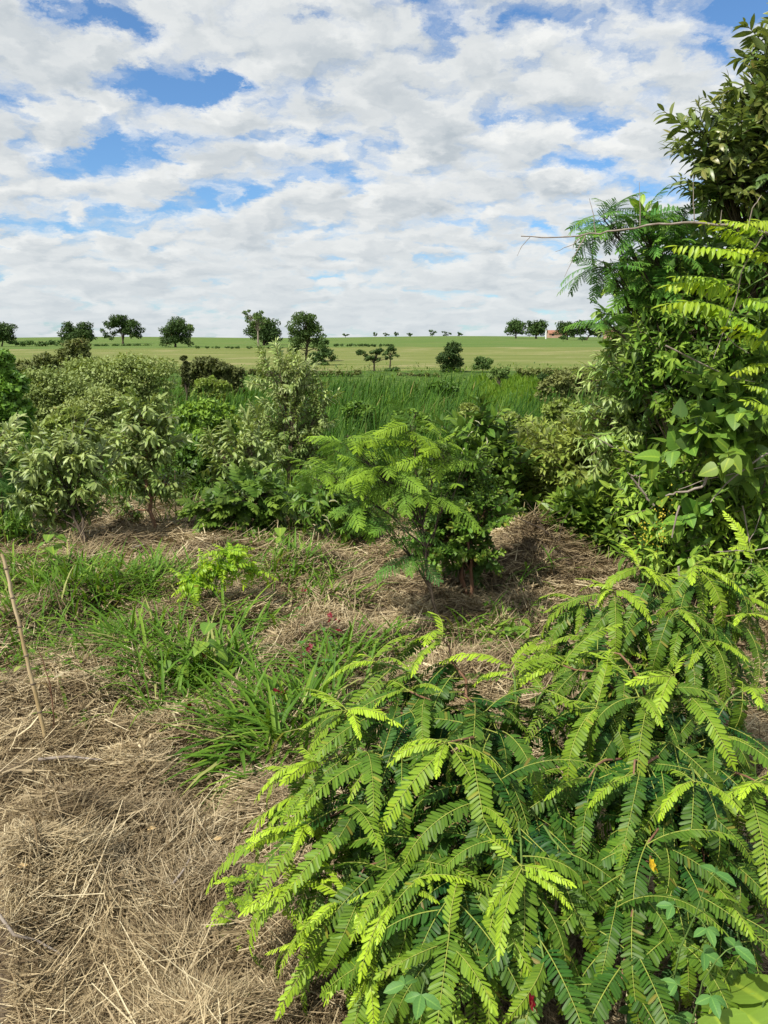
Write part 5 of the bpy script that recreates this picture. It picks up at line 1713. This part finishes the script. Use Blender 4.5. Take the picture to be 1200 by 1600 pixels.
def flower_sprig(label, foot, tops, D, seed):
    r = rngs(seed)
    f = P(*foot, D + .2)
    base = np.array([f[0], f[1], float(gh(f[0], f[1]))])
    root = empty('yellow_flower_weed', base, label, 'flower')
    for i, (tx, ty) in enumerate(tops):
        t = P(tx, ty, D)
        pa = curve(base, t, .05, 8, r.uniform(-.1, .1), seed + i)
        mb = MB()
        mb.tube(pa - base, np.linspace(.003, .001, 8), 5)
        link('stem', mb.mesh('stem', [M_stalk]), root)
        mb = MB()
        n = 40
        pp = t + r.normal(0, 1, (n, 3)) * np.array([.03, .03, .05])
        mb.blades(pp - base, r.normal(0, 1, (n, 3)), r.normal(0, 1, (n, 3)), .012, .008, .3, None, (0, .5, 1), (.4, 1, .3), 0, r.random(n))
        link('flower', mb.mesh('flower', [M_yel]), root)


flower_sprig('drooping sprigs of tiny yellow flowers at the base of the right hand foliage', (1040, 960), [(1005, 835), (1030, 830), (1035, 800)], 4.45, 951)

# pale pods on the low bush and upright seed heads
for k, (px, py) in enumerate([(514, 784), (503, 805), (506, 812)]):
    mb = MB()
    p = P(px, py, 5.9) - np.array(low.location)
    for tw in (0, 1):
        mb.blades(p[None], (.75, .1, .35 - .5 * (k > 0)), (0, -.5 + tw, 1), .085, .018, 1.3, .5, LAN[0], LAN[1], 0, .6)
    link('pod', mb.mesh('pod', [M_pod]), low)
tipb = onground_at(745, 830, 6.0)
root = empty('seed_stalk', tipb, 'tall stalk with pale curled seed pods behind the feathery sapling', 'weed')
t = P(738, 668, 6.0)
mb = MB()
mb.tube(curve(tipb, t, 0, 8, .03, 5) - tipb, np.linspace(.006, .002, 8), 5)
link('stem', mb.mesh('stem', [M_stalk]), root)
for k in range(9):
    p = t + np.array([rngs(k).normal(0, .05), 0, -.04 * k + .05])
    mb = MB()
    mb.blades((p - tipb)[None], rngs(k + 3).normal(0, 1, 3) * [1, .5, .6] + [0, 0, .2], (0, 0, 1), .075, .016, 1.2, .4, LAN[0], LAN[1], 0, .5)
    link('pod', mb.mesh('pod', [M_pod]), root)

# scattered dry leaves and the pale stick on the straw
for lab, px, py, s in [('yellow dry leaf lying on the straw beside the light green seedling', 335, 1336, .03), ('curled brown leaf on the straw above the yellow one', 232, 1320, .03), ('small tan leaf on the straw at far left', 30, 1382, .028)]:
    q = G(px, py)
    mb = MB()
    mb.blades(np.zeros((1, 3)), (.8, .4, .15), (0, -.4, 1), s, s * .6, .5, .25, ELL[0], ELL[1], 0, .7)
    o = link('dry_leaf', mb.mesh('dry_leaf', [M_dryleaf]), None, q + np.array([0, 0, .055]))
    tag(o, lab, 'leaf')
    o.color = (0, 1.1, 0, 1)


def stick(label, pts, r0):
    pp = np.array([G(a, b) + np.array([0, 0, .055]) for (a, b) in pts])
    mb = MB()
    t = np.linspace(0, len(pp) - 1, 10)
    q = np.stack([np.interp(t, np.arange(len(pp)), pp[:, i]) for i in range(3)], -1)
    mb.tube(q - pp[0], np.linspace(r0, r0 * .5, 10), 6)
    tag(link('dry_stick', mb.mesh('dry_stick', [M_dead]), None, pp[0]), label, 'stick')


stick('pale dry stem lying flat on the straw below the cane stake', [(62, 1208), (110, 1203), (160, 1208)], .007)
stick('curved tan stem standing out of the straw left of the light green seedling', [(272, 1408), (290, 1385), (300, 1362)], .005)
stick('long pale stem lying on the straw at the bottom left', [(0, 1455), (25, 1490), (60, 1500), (100, 1520)], .005)
stick('small white stick on the straw before the sage sapling trunks', [(208, 868), (226, 862)], .012)
